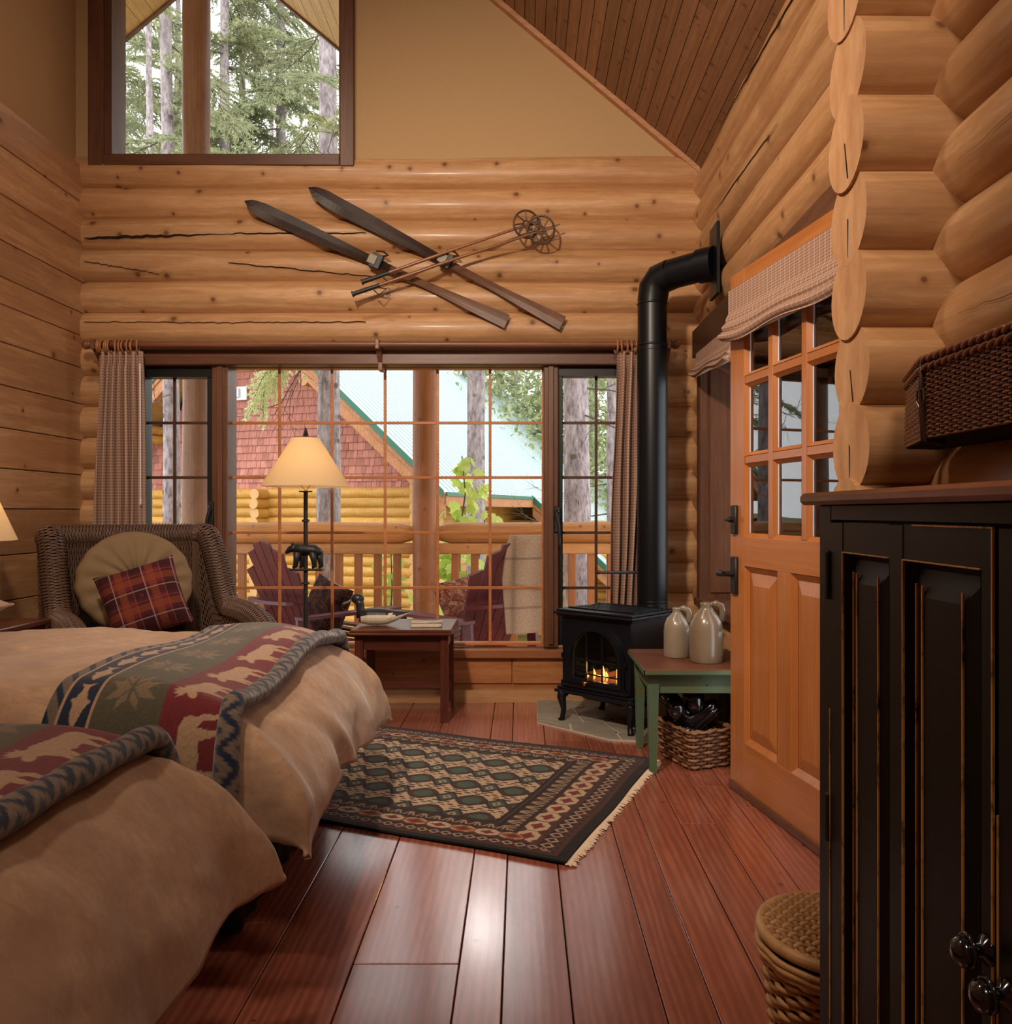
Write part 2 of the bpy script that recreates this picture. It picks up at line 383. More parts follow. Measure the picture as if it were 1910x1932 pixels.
# drying checks (cracks) in some logs
def check(parent,pts,wd,y0=None):
    m=MB()
    pts=[Vector(p) for p in pts]; n=len(pts)
    for i in range(n-1):
        w0=wd*math.sin(PI*min(1,max(0,(i+.001)/(n-1)))**.6)+.0008; w1=wd*math.sin(PI*((i+1)/(n-1))**.6)+.0008
        a,b=pts[i],pts[i+1]
        m.add([a+Vector((0,0,-w0)),b+Vector((0,0,-w1)),b+Vector((0,0,w1)),a+Vector((0,0,w0)),a+Vector((0,.03,0)),b+Vector((0,.03,0))],[(0,1,2,3),(0,4,5,1),(3,2,5,4)])
    return obj('crack',m,M['dark'],parent)
logs=[c for c in wb.children if c.name.startswith('log')]
def ysurf(z,k): 
    d=z-(zk(k)+PIT/2); return BK-math.sqrt(max(1e-6,RL*RL-d*d))-.009
def crackline(k,px0,py0,px1,py1,wd,seed=0,n=30):
    r=random.Random(seed); pts=[]
    for i in range(n+1):
        t_=i/n; px=px0+(px1-px0)*t_; py=py0+(py1-py0)*t_+r.uniform(-1.2,1.2)
        z=CAMH-(py-VY)/325.0; y=ysurf(z,k); pts.append(Vector(((px-VX)*y/F,y,z)))
    check(logs[k],pts,wd)
crackline(2,158,452,430,445,.0065,1); crackline(2,430,444,690,443,.0028,2)
crackline(3,158,496,300,518,.0006,3); crackline(3,430,499,700,522,.0008,4)
crackline(5,158,609,440,611,.0007,5); crackline(5,440,610,690,609,.0006,6)
# scribed-top shadow line board between plaster and top log
struct('scribe_edge',MB().box(XL+.02,RX,yb0-.012,yb0,3.075,3.10),M['logx'],wb)
# right wall
wr=struct('wall_right',MB().box(RX+.13,RX+.17,YB0,2.38,-.05,3.2),M['dark'])
DOY0,DOY1=2.41,3.34; WY0,WY1=3.46,4.56; WSZ,WHZ=.62,1.97
CXF=RX+.105; CXN=RX+.065
zr=lambda k: zk(k)+PIT                     # half a course up from back seams
for k in range(-1,17):
    zc=zk(k)                               # right-wall log centres sit on the back wall's seam heights
    if zc>2.2:
        log('log',(CXF,2.05,zc),(CXF,4.95,zc),RL,wr,LM['y'],seed=80+k)
    else:
        log('log',(CXF,WY1+.06,zc),(CXF,4.95,zc),RL,wr,LM['y'],seed=100+k)
        if zc<WSZ-.05: log('log',(CXF,DOY1+.05,zc),(CXF,WY1+.1,zc),RL,wr,LM['y'],seed=120+k)
        else: log('log',(CXF,DOY1+.05,zc),(CXF,WY0-.02,zc),RL,wr,LM['y'],seed=140+k)
    if zc>0: log('log',(CXN,YB0,zc),(CXN,2.33,zc),RL,wr,LM['y'],seed=160+k)
# cross wall stub whose log ends stick out beside the door
st=struct('wall_divider',MB().box(RX+.1,RX+.5,1.97,2.01,0,3.0),M['dark'])
for k in range(-1,17):
    zc=zk(k)+PIT/2; e=.787+random.uniform(-.008,.008)
    log('log',(e,1.99,zc),(RX+.35,1.99,zc),RL*random.uniform(1.0,1.03),st,LM['x'],seed=200+k,rings=6)
    if zc<2.4 and k%3!=2: struct('crack',MB().add([(e-.0015,1.99-.002,zc),(e-.0015,1.99+.003,zc+.004),(e-.0015,1.99+.018*(k%3-1)+.002,zc-.09),(e-.0015,1.99+.022*(k%3-1),zc-.09)],[(0,1,2,3)]),M['dark'],list(st.children)[-1])
def checky(lg,y0,y1,zc,cx,dz0,dz1,wd,seed):
    r=random.Random(seed); m=MB(); n=26; L_=[]
    for i in range(n+1):
        t_=i/n; dz=dz0+(dz1-dz0)*t_+r.uniform(-.003,.003); x=cx-math.sqrt(max(1e-6,RL*RL-dz*dz))-.006; L_.append((x,y0+(y1-y0)*t_,zc+dz,wd*math.sin(PI*min(.97,max(.03,t_)))**.6))
    for a,b in zip(L_,L_[1:]):
        m.add([(a[0],a[1],a[2]-a[3]),(b[0],b[1],b[2]-b[3]),(b[0],b[1],b[2]+b[3]),(a[0],a[1],a[2]+a[3])],[(0,1,2,3)])
    obj('crack',m,M['dark'],lg)
RLG=[c for c in wr.children if c.name.startswith('log')]
def nearlog(zc,far=True):
    best=None
    for c in RLG:
        v=c.data.vertices; zs_=sum(q.co.z for q in v)/len(v); ys_=sum(q.co.y for q in v)/len(v)
        if abs(zs_-zc)<.04 and ((ys_>2.4)==far): best=c
    return best
checky(nearlog(zk(0)),2.7,4.2,zk(0),CXF,-.03,.05,.006,1); checky(nearlog(zk(2)),3.2,4.3,zk(2),CXF,-.02,.02,.004,2)
for k_,a_,b_ in ((4,-.02,.03),(6,.01,-.03),(8,-.03,.0)): checky(nearlog(zk(k_),False),.9,1.8,zk(k_),CXN,a_,b_,.0009,k_)
# wall behind the camera
struct('wall_front',MB().hexa([(XL-.2,YB0-.1,-.1),(RX+.3,YB0-.1,-.1),(RX+.3,YB0,-.1),(XL-.2,YB0,-.1),(XL-.2,YB0-.1,roofz(XL-.2)),(RX+.3,YB0-.1,roofz(RX+.3)),(RX+.3,YB0,roofz(RX+.3)),(XL-.2,YB0,roofz(XL-.2))]),M['boardy'])
# ceiling
sl=math.atan(.84)
def slope_box(x0,x1,y0,y1,d0,d1):
    # box lying on the roof slope between x0..x1, offset d (vertical) below plane
    return [(x0,y0,roofz(x0)-d1),(x1,y0,roofz(x1)-d1),(x1,y1,roofz(x1)-d1),(x0,y1,roofz(x0)-d1),(x0,y0,roofz(x0)-d0),(x1,y0,roofz(x1)-d0),(x1,y1,roofz(x1)-d0),(x0,y1,roofz(x0)-d0)]
ce=struct('ceiling',MB().hexa(slope_box(-2.85,RX+.45,YB0,4.99,-.16,.012)),M['plank'])
xp=RX+.06; rc=random.Random(5)
while xp>-.5:
    ys=[YB0+.9]; 
    while ys[-1]<4.2: ys.append(ys[-1]+rc.uniform(1.1,2.4))
    ys[-1]=4.80
    for a,b in zip(ys,ys[1:]):
        obj('plank',MB().hexa(slope_box(xp-.0578+.0018,xp-.0018+.0,a+.001,b-.001,.010,.024+rc.uniform(0,.0015))),M['plank'],ce)
    xp-=.0578
M['trims']=wood('pale_slope_trim',srgb(204,156,118),srgb(180,130,94),0,.5,.3,10)
struct('trim_1',MB().hexa(slope_box(-2.5,RX+.03,4.755,4.80,.022,.060)),M['trims'])
# baseboard under the window and panel boards
struct('baseboard_back',MB().box(-2.5,RX,4.735,4.80,-.0,.072),M['logx'])
pn=struct('trim_2',MB().box(HW0-.05,.62,4.775,4.83,.05,.30),M['panel'])
struct('board',MB().bbox(-.05,.60,4.760,4.776,.105,.258,.003),M['panel'],pn)
struct('board',MB().bbox(-.92,-.056,4.762,4.776,.105,.262,.003),M['panel'],pn)
struct('board',MB().bbox(-2.3,-.926,4.760,4.776,.105,.258,.003),M['panel'],pn)
struct('sill_board',MB().bbox(HW0-.03,.66,4.72,4.86,.255,.305,.006),M['sill'],pn)
# ---------------------------------------------------------------- main window
def X(px,Y): return (px-VX)*Y/F
def Z(py,Y): return CAMH-(py-VY)*Y/F
YG=4.83
w1=struct('window_1',MB().bbox(HW0,HW1+.02,4.70,4.80,Z(688,4.70),Z(655,4.70),.006),M['trim'])
struct('head_moulding',MB().bbox(HW0-.02,HW1+.03,4.68,4.72,Z(661,4.68),Z(648,4.68),.004),M['trim'],w1)
def frame(name,px0,px1,py0,py1,wd,y0,y1,mat,parent,left=True,right=True,top=True,bot=True):
    x0,x1,z1,z0=X(px0,y0),X(px1,y0),Z(py0,y0),Z(py1,y0); m=MB()
    if left: m.bbox(x0,x0+wd,y0,y1,z0,z1,.003)
    if right: m.bbox(x1-wd,x1,y0,y1,z0,z1,.003)
    if top: m.bbox(x0+wd,x1-wd,y0,y1,z1-wd,z1,.003)
    if bot: m.bbox(x0+wd,x1-wd,y0,y1,z0,z0+wd,.003)
    return struct(name,m,mat,parent)
# mullion trims
for a,b in ((399,429),(1026,1054)):
    struct('mullion',MB().bbox(X(a,4.74),X(b,4.74),4.74,4.90,Z(1222,4.74),Z(686,4.74),.005),M['trimz'],w1)
    struct('mullion_rib',MB().bbox(X((a+b)/2-5,4.73),X((a+b)/2+5,4.73),4.725,4.745,Z(1216,4.73),Z(690,4.73),.003),M['trimz'],w1)
struct('head_jamb',MB().box(HW0,HW1,4.80,4.93,Z(690,4.80),Z(672,4.80)),M['trim'],w1)
struct('side_casing',MB().bbox(X(216,4.78),X(266,4.78),4.78,4.93,Z(1222,4.78),Z(672,4.78),.004),M['trimz'],w1)
struct('side_casing',MB().bbox(X(1172,4.78),X(1190,4.78),4.78,4.93,Z(1222,4.78),Z(672,4.78),.004),M['trimz'],w1)
frame('sash',429,1028,690,1218,.016,4.80,4.87,M['muntin'],w1)
frame('sash',262,400,686,1218,.028,4.77,4.87,M['darkwin'],w1)
frame('sash',1053,1175,686,1218,.028,4.77,4.87,M['darkwin'],w1)
struct('roller_shade',MB().box(X(268,4.76),X(399,4.76),4.76,4.85,Z(711,4.76),Z(687,4.76)),M['darkwin'],w1)
struct('roller_shade',MB().box(X(1055,4.76),X(1180,4.76),4.76,4.85,Z(709,4.76),Z(687,4.76)),M['darkwin'],w1)
vs=[528,627,727,826,925]; hs=[798,901,1005,1109]
for p in vs: struct('muntin',MB().bbox(X(p-2.6,YG),X(p+2.6,YG),YG-.008,YG+.008,Z(1213,YG),Z(697,YG),.002),M['muntin'],w1)
for q in hs: struct('muntin',MB().bbox(X(431,YG),X(1025,YG),YG-.007,YG+.007,Z(q+2.6,YG),Z(q-2.6,YG),.002),M['muntin'],w1)
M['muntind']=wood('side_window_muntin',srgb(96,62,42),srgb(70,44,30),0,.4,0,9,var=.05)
for a,b,p in ((272,398,330),(1058,1172,1125)):
    struct('muntin',MB().bbox(X(p-2.6,YG),X(p+2.6,YG),YG-.008,YG+.008,Z(1213,YG),Z(710,YG),.002),M['muntind'],w1)
    for q in hs: struct('muntin',MB().bbox(X(a,YG),X(b,YG),YG-.007,YG+.007,Z(q+2.6,YG),Z(q-2.6,YG),.002),M['muntind'],w1)
gx=[433]+vs+[1023]; gy=[697]+hs+[1213]
for i in range(6):
    for j in range(5):
        struct('pane',MB().box(X(gx[i]+1,YG),X(gx[i+1]-1,YG),YG-.0015,YG+.0015,Z(gy[j+1]-1,YG),Z(gy[j]+1,YG)),M['glass'],w1)
for xs_ in ((275,330,396),(1064,1125,1168)):
    for i in range(2):
        for j in range(5):
            struct('pane',MB().box(X(xs_[i]+1,YG),X(xs_[i+1]-1,YG),YG-.0015,YG+.0015,Z(gy[j+1]-1,YG),Z(max(gy[j],706)+1,YG)),M['glass'],w1)
# casement latches
for px,zz in ((396,975),(1052,985)):
    c=P(px,zz,4.72); s_=1 if px<500 else -1
    m=MB().bbox(c.x-.018,c.x+.018,4.725,4.742,c.z-.06,c.z+.09,.004)
    m.tube([c+Vector((0,.0,.06)),c+Vector((.012*s_,-.03,.05)),c+Vector((-.006*s_,-.035,-.02)),c+Vector((-.012*s_,-.028,-.13))],[.012,.010,.008,.007],8)
    struct('latch',m,M['iron'],w1,smooth=40)
# gable window
w2=struct('window_2',MB().box(WX0,WX0+.05,4.79,4.96,WZ0,WZ1).box(WX1-.03,WX1,4.79,4.96,WZ0,WZ1).box(WX0,WX1,4.79,4.96,WZ0,WZ0+.03).box(WX0,WX1,4.79,4.96,WZ1-.03,WZ1),M['trimz'])
yt=4.762
for a,b,c,d,mt in ((165,194,-160,313,'trimz'),(641,668,-160,313,'trimz')):
    struct('casing',MB().bbox(X(a,yt),X(b,yt),yt,4.80,Z(313,yt),WZ1+.06,.005),M['trimz'],w2)
struct('casing',MB().bbox(X(194,yt),X(641,yt),yt-.002,4.80,Z(312,yt),Z(290,yt),.005),M['trim'],w2)
struct('casing',MB().bbox(X(194,yt),X(641,yt),yt-.002,4.80,WZ1-.03,WZ1+.06,.005),M['trim'],w2)
M['jamb']=plain('painted_side_jamb',srgb(92,86,104),.4,.4)
struct('side_jamb',MB().bbox(X(196,4.85),X(217,4.85),4.80,4.95,WZ0+.02,WZ1-.02,.003),M['jamb'],w2)
struct('pane',MB().box(X(217,4.9),WX1-.02,4.898,4.902,WZ0+.02,WZ1-.02),M['glass'],w2)
# right wall window: deep reveal
WD=.24
w3=struct('window_3',MB().bbox(RX-.02,RX+.30,WY1-.02,WY1+.05,WSZ-.02,WHZ+.1,.006),M['trimz'])
struct('reveal_panel',MB().bbox(RX+.035,RX+WD-.02,WY1-.03,WY1-.018,WSZ+.03,WHZ-.04,.004),M['trimz'],w3)
M['hboard']=wood('brown_header_board',srgb(120,80,58),srgb(98,62,44),1,.5,.4,8)
struct('header_board',MB().box(RX+.03,RX+.06,2.38,4.70,2.05,2.33),M['hboard'],w3)
struct('head_beam',MB().bbox(RX-.035,RX+.3,3.36,4.66,1.962,2.115,.004),wood('dark_lintel',srgb(66,38,26),srgb(48,28,20),1,.35,.4,8),w3)
struct('sill',MB().bbox(RX-.035,RX+.30,WY0-.06,WY1+.06,WSZ-.045,WSZ,.006),M['trimz'],w3)
struct('reveal_panel',MB().box(RX-.02,RX+.30,WY0-.06,WY0,WSZ,WHZ+.1),M['trimz'],w3)
struct('sash',MB().box(RX+WD,RX+WD+.04,WY0,WY0+.05,WSZ,WHZ).box(RX+WD,RX+WD+.04,WY1-.06,WY1-.01,WSZ,WHZ).box(RX+WD,RX+WD+.04,WY0,WY1,WSZ,WSZ+.05).box(RX+WD,RX+WD+.04,WY0,WY1,WHZ-.05,WHZ),M['trimz'],w3)
struct('pane',MB().box(RX+WD+.018,RX+WD+.022,WY0+.05,WY1-.06,WSZ+.05,WHZ-.05),M['glass'],w3)
# door opening jambs
struct('trim_3',MB().box(RX-.015,RX+.3,DOY1,DOY1+.07,0,2.12).box(RX+.0,RX+.3,DOY0-.05,DOY0,0,2.12).box(RX+.0,RX+.3,DOY0,DOY1,-.02,.02),M['trimz'])
# porch side outside wall beyond doorway so the opening shows cabin exterior, not void
# ---------------------------------------------------------------- door leaf (ajar)
dv=Vector((1.0155-.858,2.409-3.303,0)); dang=math.atan2(dv.y,dv.x)
# local x runs from free edge to hinge; local -y faces the camera side (left/out of opening)
dr=struct('door_1',MB(),M['fir']) if False else None
def dlocal(): return None
dm=MB(); DW=.91; y0,y1=-.022,.022
cols=[(.135,.302),(.368,.54),(.606,.775)]; rows=[(1.012,1.271),(1.32,1.578),(1.628,1.886)]
# stiles
dm.bbox(0,.125,y0,y1,.012,2.035,.002); dm.bbox(.785,DW,y0,y1,.012,2.035,.002)
door=obj('door_1',dm,M['fir']); door['kind']='structure'
door.location=(.858,3.303,0); door.rotation_euler=(0,0,dang)
def dpart(name,m,mat,**k): return obj(name,m,mat,door,**k)
for z0,z1 in ((.012,.205),(.885,1.0),(1.90,2.035)): dpart('rail',MB().bbox(.125,.785,y0,y1,z0,z1,.002),M['firx'])
dpart('muntin',MB().bbox(.390,.486,y0,y1,.205,.885,.002),M['fir'])
for a,b in ((.302,.368),(.54,.606)): dpart('muntin',MB().bbox((a+b)/2-.017,(a+b)/2+.017,y0+.002,y1-.002,1.0,1.90,.002),M['fir'])
for a,b in ((1.271,1.32),(1.578,1.628)): dpart('muntin',MB().bbox(.125,.785,y0+.004,y1-.004,(a+b)/2-.015,(a+b)/2+.015,.002),M['firx'])
def bevel_ring(m,xa,xb_,za,zb_,w_,ya,yb_):
    # sloped sticking: outer edge at ya, inner edge at yb_
    o=[(xa,za),(xb_,za),(xb_,zb_),(xa,zb_)]; i=[(xa+w_,za+w_),(xb_-w_,za+w_),(xb_-w_,zb_-w_),(xa+w_,zb_-w_)]
    m.add([(p[0],ya,p[1]) for p in o]+[(p[0],yb_,p[1]) for p in i],[(k,(k+1)%4,4+(k+1)%4,4+k) for k in range(4)])
M['pane_edge']=plain('bright_glazing_edge',srgb(214,214,226),.15,.8)
xc=[.125,.318,.556,.785]; xs2=[(.125,.318),(.352,.556),(.59,.785)]
for (a,b) in xs2:
    for (c,d) in ((1.0,1.2805),(1.3105,1.588),(1.618,1.90)):
        m=MB(); bevel_ring(m,a,b,c,d,.014,-.020,-.006); bevel_ring(m,a,b,c,d,.014,.020,.006); dpart('glazing_bead',m,M['fir'])
        dpart('pane',MB().box(a+.012,b-.012,-.002,.002,c+.012,d-.012),M['dglass'])
        dpart('glass_edge',MB().bbox(a+.0125,a+.0185,-.006,-.003,c+.014,d-.014,.001),M['pane_edge'],label='bright metal glazing edge')
for (a,b) in ((.125,.390),(.486,.785)):
    for s_ in (-1,1):
        m=MB(); bevel_ring(m,a,b,.205,.885,.022,s_*.022,s_*.006); bevel_ring(m,a+.022,b-.022,.227,.863,.045,s_*.005,s_*.017)
        m.add([(a+.067,s_*.017,.272),(b-.067,s_*.017,.272),(b-.067,s_*.017,.818),(a+.067,s_*.017,.818)],[(0,1,2,3)])
        dpart('raised_panel',m,M['fir'],label='orange-brown raised panel')
# hardware faces camera side (local -y)
h=MB().bbox(.028,.075,-.036,-.022,1.008,1.122,.004); h.tube([(.052,-.036,1.065),(.052,-.055,1.065)],[.011,.011],10); h.bbox(.030,.074,-.062,-.053,1.059,1.071,.003)
dpart('deadbolt',h,M['iron'],smooth=40,label='black thumb-turn deadbolt plate')
h=MB().bbox(.026,.077,-.036,-.022,.772,.920,.004); h.tube([(.052,-.036,.852),(.052,-.068,.852)],[.012,.010],10); h.tube([(.056,-.075,.852),(.02,-.078,.853),(.0,-.072,.850),(-.020,-.070,.855)],[.011,.013,.012,.006],10)
dpart('door_handle',h,M['iron'],smooth=40,label='black forged lever handle')
for zz in (.25,1.02,1.8): dpart('hinge',MB().tube([(DW+.004,-.022,zz-.045),(DW+.004,-.022,zz+.045)],.006,8),M['iron'])
dpart('door_sweep',MB().box(.01,DW-.01,-.034,-.022,.004,.03),M['trim'])
# ================================================================ OUTSIDE
# ground
def gz(x,y): return -1.75+.06*math.sin(x*.7)+.05*math.sin(y*.9+x*.3)+max(0,(y-22))*.06
t=NT('forest_floor'); v=t.coords(); n1=t.noise(v,1.6,5,.65); n2=t.noise(v,14,4,.7)
col=t.mix(t.ramp(n1,[(.4,(0,0,0,1)),(.6,(1,1,1,1))]),srgb(120,132,74),srgb(128,108,76)); col=t.mix(t.math('MULTIPLY',n2,.6),col,srgb(70,78,40)); t.bump(n2,.6,.05); M['ground']=t.fin(col,.95,.1)
gr=obj('ground',MB().grid(lambda u,v_:(-45+90*u,7.9+60*v_,gz(-45+90*u,7.9+60*v_)),60,40),M['ground'],smooth=True); gr['kind']='structure'
# porch: deck boards, rail, posts, roof
M['deckl']=wood('weathered_deck',srgb(176,128,84),srgb(150,102,62),1,.6,.5,8)
M['railx']=wood('pale_rail_log',srgb(204,148,88),srgb(184,122,64),0,.5,.7,6)  # one even pale log tone, shared by rails and deck boards
M['railz']=wood('porch_post_log',srgb(178,114,58),srgb(152,90,42),2,.5,.8,5,plane='uv')
dk=obj('porch_deck',MB().box(-6,3.5,5.0,7.75,-.34,-.235),M['dark']); dk['kind']='structure'
for i in range(20):
    y=5.0+i*.138; obj('plank',MB().bbox(-6,3.5,y+.003,y+.135,-.23,-.20,.003),M['railx'],dk)
sk=obj('porch_wall',MB().box(-6,3.5,7.70,7.76,-1.9,-.24),M['deckl']); sk['kind']='structure'
YR=7.40
rl=thing('porch_railing','peeled log porch railing with pale top log and square balusters outside the window','railing',(-.8,YR,-.20))
def rp(name,m,mat,**k): return obj(name,m,mat,rl,**k)
ro=Vector((-.8,YR,-.20))
def sh(m,o=ro): 
    m.v=[(a-o[0],b-o[1],c-o[2]) for a,b,c in m.v]; return m
POSTX=[X(803,7.35),X(371,7.35),2.3,-5.2]
zt=Z(985,YR)
for a,b in ((-5.2,POSTX[1]-.02),(POSTX[1]+.02,POSTX[0]-.02),(POSTX[0]+.02,2.3)):
    m=MB(); pts=[(a+.06,YR,zt-.10),(a+.20,YR,zt-.098),((a+b)/2,YR,zt-.095),(b-.20,YR,zt-.098),(b-.06,YR,zt-.10)]
    m.tube(pts,[.055,.093,.097,.093,.055],20); rp('top_rail',sh(m),M['railx'],smooth=50)
    rp('sub_rail',sh(MB().bbox(a+.05,b-.05,YR-.055,YR+.055,zt-.285,zt-.19,.008)),M['railx'])
    rp('bottom_rail',sh(MB().bbox(a+.05,b-.05,YR-.055,YR+.055,-.17,-.09,.008)),M['railx'])
    px0=449+VX*0
    for k in range(-14,26):
        x=X(457+36.6*k,YR)
        if a+.12<x<b-.12: rp('baluster',sh(MB().bbox(x-.034,x+.034,YR-.03,YR+.03,-.10,zt-.27,.006)),M['railz'])
for i,x in enumerate(POSTX):
    top=3.9 if i!=1 else 5.95
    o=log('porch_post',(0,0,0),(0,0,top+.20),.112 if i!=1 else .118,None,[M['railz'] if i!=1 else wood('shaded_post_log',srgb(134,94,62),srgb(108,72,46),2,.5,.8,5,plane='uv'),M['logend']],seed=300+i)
    o.location=(x,7.35,-.20); o['label']=['peeled log porch post behind the centre of the big window','tall peeled log porch post behind the left side pane, rising past the gable window','x','x'][i]; o['category']='post'
    if i>1: bpy.data.objects.remove(o)
# porch roof (continuation of the main roof)
M['soffit']=wood('porch_soffit',srgb(216,176,112),srgb(196,150,84),1,.5,.5,12,var=.1)
prf=MB()
def rs(x0,x1,y0,y1,d0,d1):
    def z(x): return roofz(x) if x>=RIDGE else roofz(RIDGE)-(RIDGE-x)*.84
    return [(x0,y0,z(x0)-d1),(x1,y0,z(x1)-d1),(x1,y1,z(x1)-d1),(x0,y1,z(x0)-d1),(x0,y0,z(x0)-d0),(x1,y0,z(x1)-d0),(x1,y1,z(x1)-d0),(x0,y1,z(x0)-d0)]
prf.hexa(rs(RIDGE,2.2,4.99,7.6,-.12,-.0)); prf.hexa(rs(-6.6,RIDGE,4.99,7.6,-.12,-.0))
pr=obj('porch_roof',prf,M['darkwin']); pr['kind']='structure'
xx=-6.5
while xx<2.1:
    obj('plank',MB().hexa(rs(xx+.002,min(xx+.118,2.2) if not(xx<RIDGE<xx+.118) else RIDGE,4.99,7.58,.002,.018)),M['soffit'],pr); xx+=.12
obj('barge_board',MB().hexa(rs(RIDGE,2.2,7.58,7.62,-.12,.045)),M['trims'] if False else M['trim'],pr)
obj('barge_board',MB().hexa(rs(-6.6,RIDGE,7.58,7.62,-.12,.045)),M['trim'],pr)
rr=MB(); rr.hexa(rs(RIDGE,RX+.5,YB0-.2,4.99,-.3,-.161)); rr.hexa(rs(-6.6,RIDGE,YB0-.2,4.99,-.3,-.0))
mr=obj('roof_1',rr,M['darkwin']); mr['kind']='structure'
# ---------------------------------------------------------------- neighbouring cabin
M['shingle']=wood('red_shingle',srgb(206,146,130),srgb(184,120,106),2,.8,0,10,spec=.1,var=.42,bump=.5)
M['nlog']=wood('honey_log',srgb(226,178,92),srgb(204,148,62),0,.55,.5,4,var=.2)
M['nend']=plain('honey_log_end',srgb(206,162,110),.7,.2,scale=12)
M['green']=plain('green_metal_edge',srgb(28,98,72),.4,.5,nz=.05)
M['roofm']=plain('pale_metal_roof',srgb(228,230,226),.35,.5,nz=.02)
M['fascia']=wood('cedar_fascia',srgb(200,142,96),srgb(176,116,74),0,.6,.4,6,var=.1)
K=Vector((-2.30,14.44,0)); gA=math.atan2(.327,-.945)    # gable direction pointing left/away
nb=thing('log_cabin','neighbouring log cabin with red shingle gable and pale ribbed metal roof','cabin',(-2.04,15.2,-1.75))
g=Vector((-.945,.327,0)); e=Vector((.327,.945,0)); K0=Vector((-2.04,15.2,0)); nbo=Vector((-2.04,15.2,-1.75))
def W(t_,d,z): 
    """t along gable to the left, d along ridge direction (away), z up -> local"""
    p=K0+g*t_+e*d; return Vector((p.x,p.y,z))-nbo
def slab(t0,t1,d0,d1,z0,z1,mi=0,m=None):
    m=m or MB(); return m.hexa([W(t0,d0,z0),W(t1,d0,z0),W(t1,d1,z0),W(t0,d1,z0),W(t0,d0,z1),W(t1,d0,z1),W(t1,d1,z1),W(t0,d1,z1)],mi)
def np_(name,m,mat,parent=nb,**k): return obj(name,m,mat,parent,**k)
# roof plane in barge plane: eave at t=-1.05 (z 1.41), peak t=3.2
TE=-1.05; TP=3.32; ZE=1.44; SLP=.90; ZP=ZE+SLP*(TP-TE); TL=2*TP-TE; DF=-.8; DBK=15.0
def rz(t_): return ZE+SLP*(t_-TE) if t_<TP else ZP-SLP*(t_-TP)
# core walls
np_('wall',MB().hexa([W(-.3,.12,-1.8),W(2*TP,.12,-1.8),W(2*TP,.3,-1.8),W(-.3,.3,-1.8),W(-.3,.12,1.5),W(2*TP,.12,1.5),W(2*TP,.3,1.5),W(-.3,.3,1.5)]),M['dark'])
np_('side_wall',slab(-.3,-.15,.12,14,-1.8,1.9),M['nlog'])
np_('gable_backing',MB().add([W(0,.07,1.38),W(2*TP,.07,1.38),W(2*TP,.07,rz(2*TP)-.25),W(TP,.07,ZP-.25),W(0,.07,rz(0)-.25),W(0,.3,1.38),W(2*TP,.3,1.38),W(2*TP,.3,rz(2*TP)-.25),W(TP,.3,ZP-.25),W(0,.3,rz(0)-.25)],[(0,1,2,3,4),(9,8,7,6,5),(0,5,6,1),(1,6,7,2),(2,7,8,3),(3,8,9,4),(4,9,5,0)]),M['dark'])
ZL=1.56                                                # top of log courses
for k in range(17):
    z=ZL-.1-.185*k
    m=MB().tube([W(-.34,.0,z),W(3.3,.0,z),W(2*TP,.0,z)],[.104,.10,.104],14,True,0,1); np_('log',m,[M['nlog'],M['nend']],smooth=50)
    if k%1==0:
        tc=3.12
        m=MB().tube([W(tc,-.42-.03*(k%2),z-.02),W(tc,.05,z-.02)],[.10,.10],14,True,0,1); np_('log_end',m,[M['nlog'],M['nend']],smooth=50)
    m=MB().tube([W(-.22,-.30,z+.09),W(-.22,9,z+.09)],[.10,.10],12,True,0,1); np_('log',m,[M['nlog'],M['nend']],smooth=50)
    m=MB().tube([W(-.62,0,z),W(-.3,0,z)],[.10,.10],12,True,0,1); np_('log_end',m,[M['nlog'],M['nend']],smooth=50)
# shingles: individual pieces nearest the view, the ones above hidden by the window head as one piece
rsn=random.Random(11)
pi=0; z=ZL-.03; meshes={}
stuffm=MB(); cnt=0
row=0; pitch=.148
while z<ZP-.3:
    # extents of the gable at this height
    tl=-.3; tmax=2*TP
    t0=max(tl,TE+(z+.16-ZE+.33)/SLP); t1=2*TP-t0
    t_=t0-rsn.uniform(0,.1)
    while t_<t1:
        wd=rsn.choice([.08,.10,.12,.14,.16])
        a=max(t_,t0); b=min(t_+wd,t1)
        if b-a>.03:
            c=((a+b)/2); o=rsn.uniform(-.006,.006)
            m_=MB(); m_.hexa([W(a+.003,.02+o,z+rsn.uniform(-.006,.004)),W(b-.003,.02+o,z),W(b-.003,.065,z),W(a+.003,.065,z),W(a+.003,.055,z+pitch+.03),W(b-.003,.055,z+pitch+.03),W(b-.003,.07,z+pitch+.03),W(a+.003,.07,z+pitch+.03)])
            vis=(z<3.35)
            if vis and cnt<300 and (a<4.0 or a>5.4): cnt+=1; np_('shingle',m_,M['shingle'],recalc=False)
            else: stuffm.add(m_.v,m_.f)
        t_+=wd
    z+=pitch; row+=1
s_=np_('shingle_field',stuffm,M['shingle']); s_['kind']='stuff'
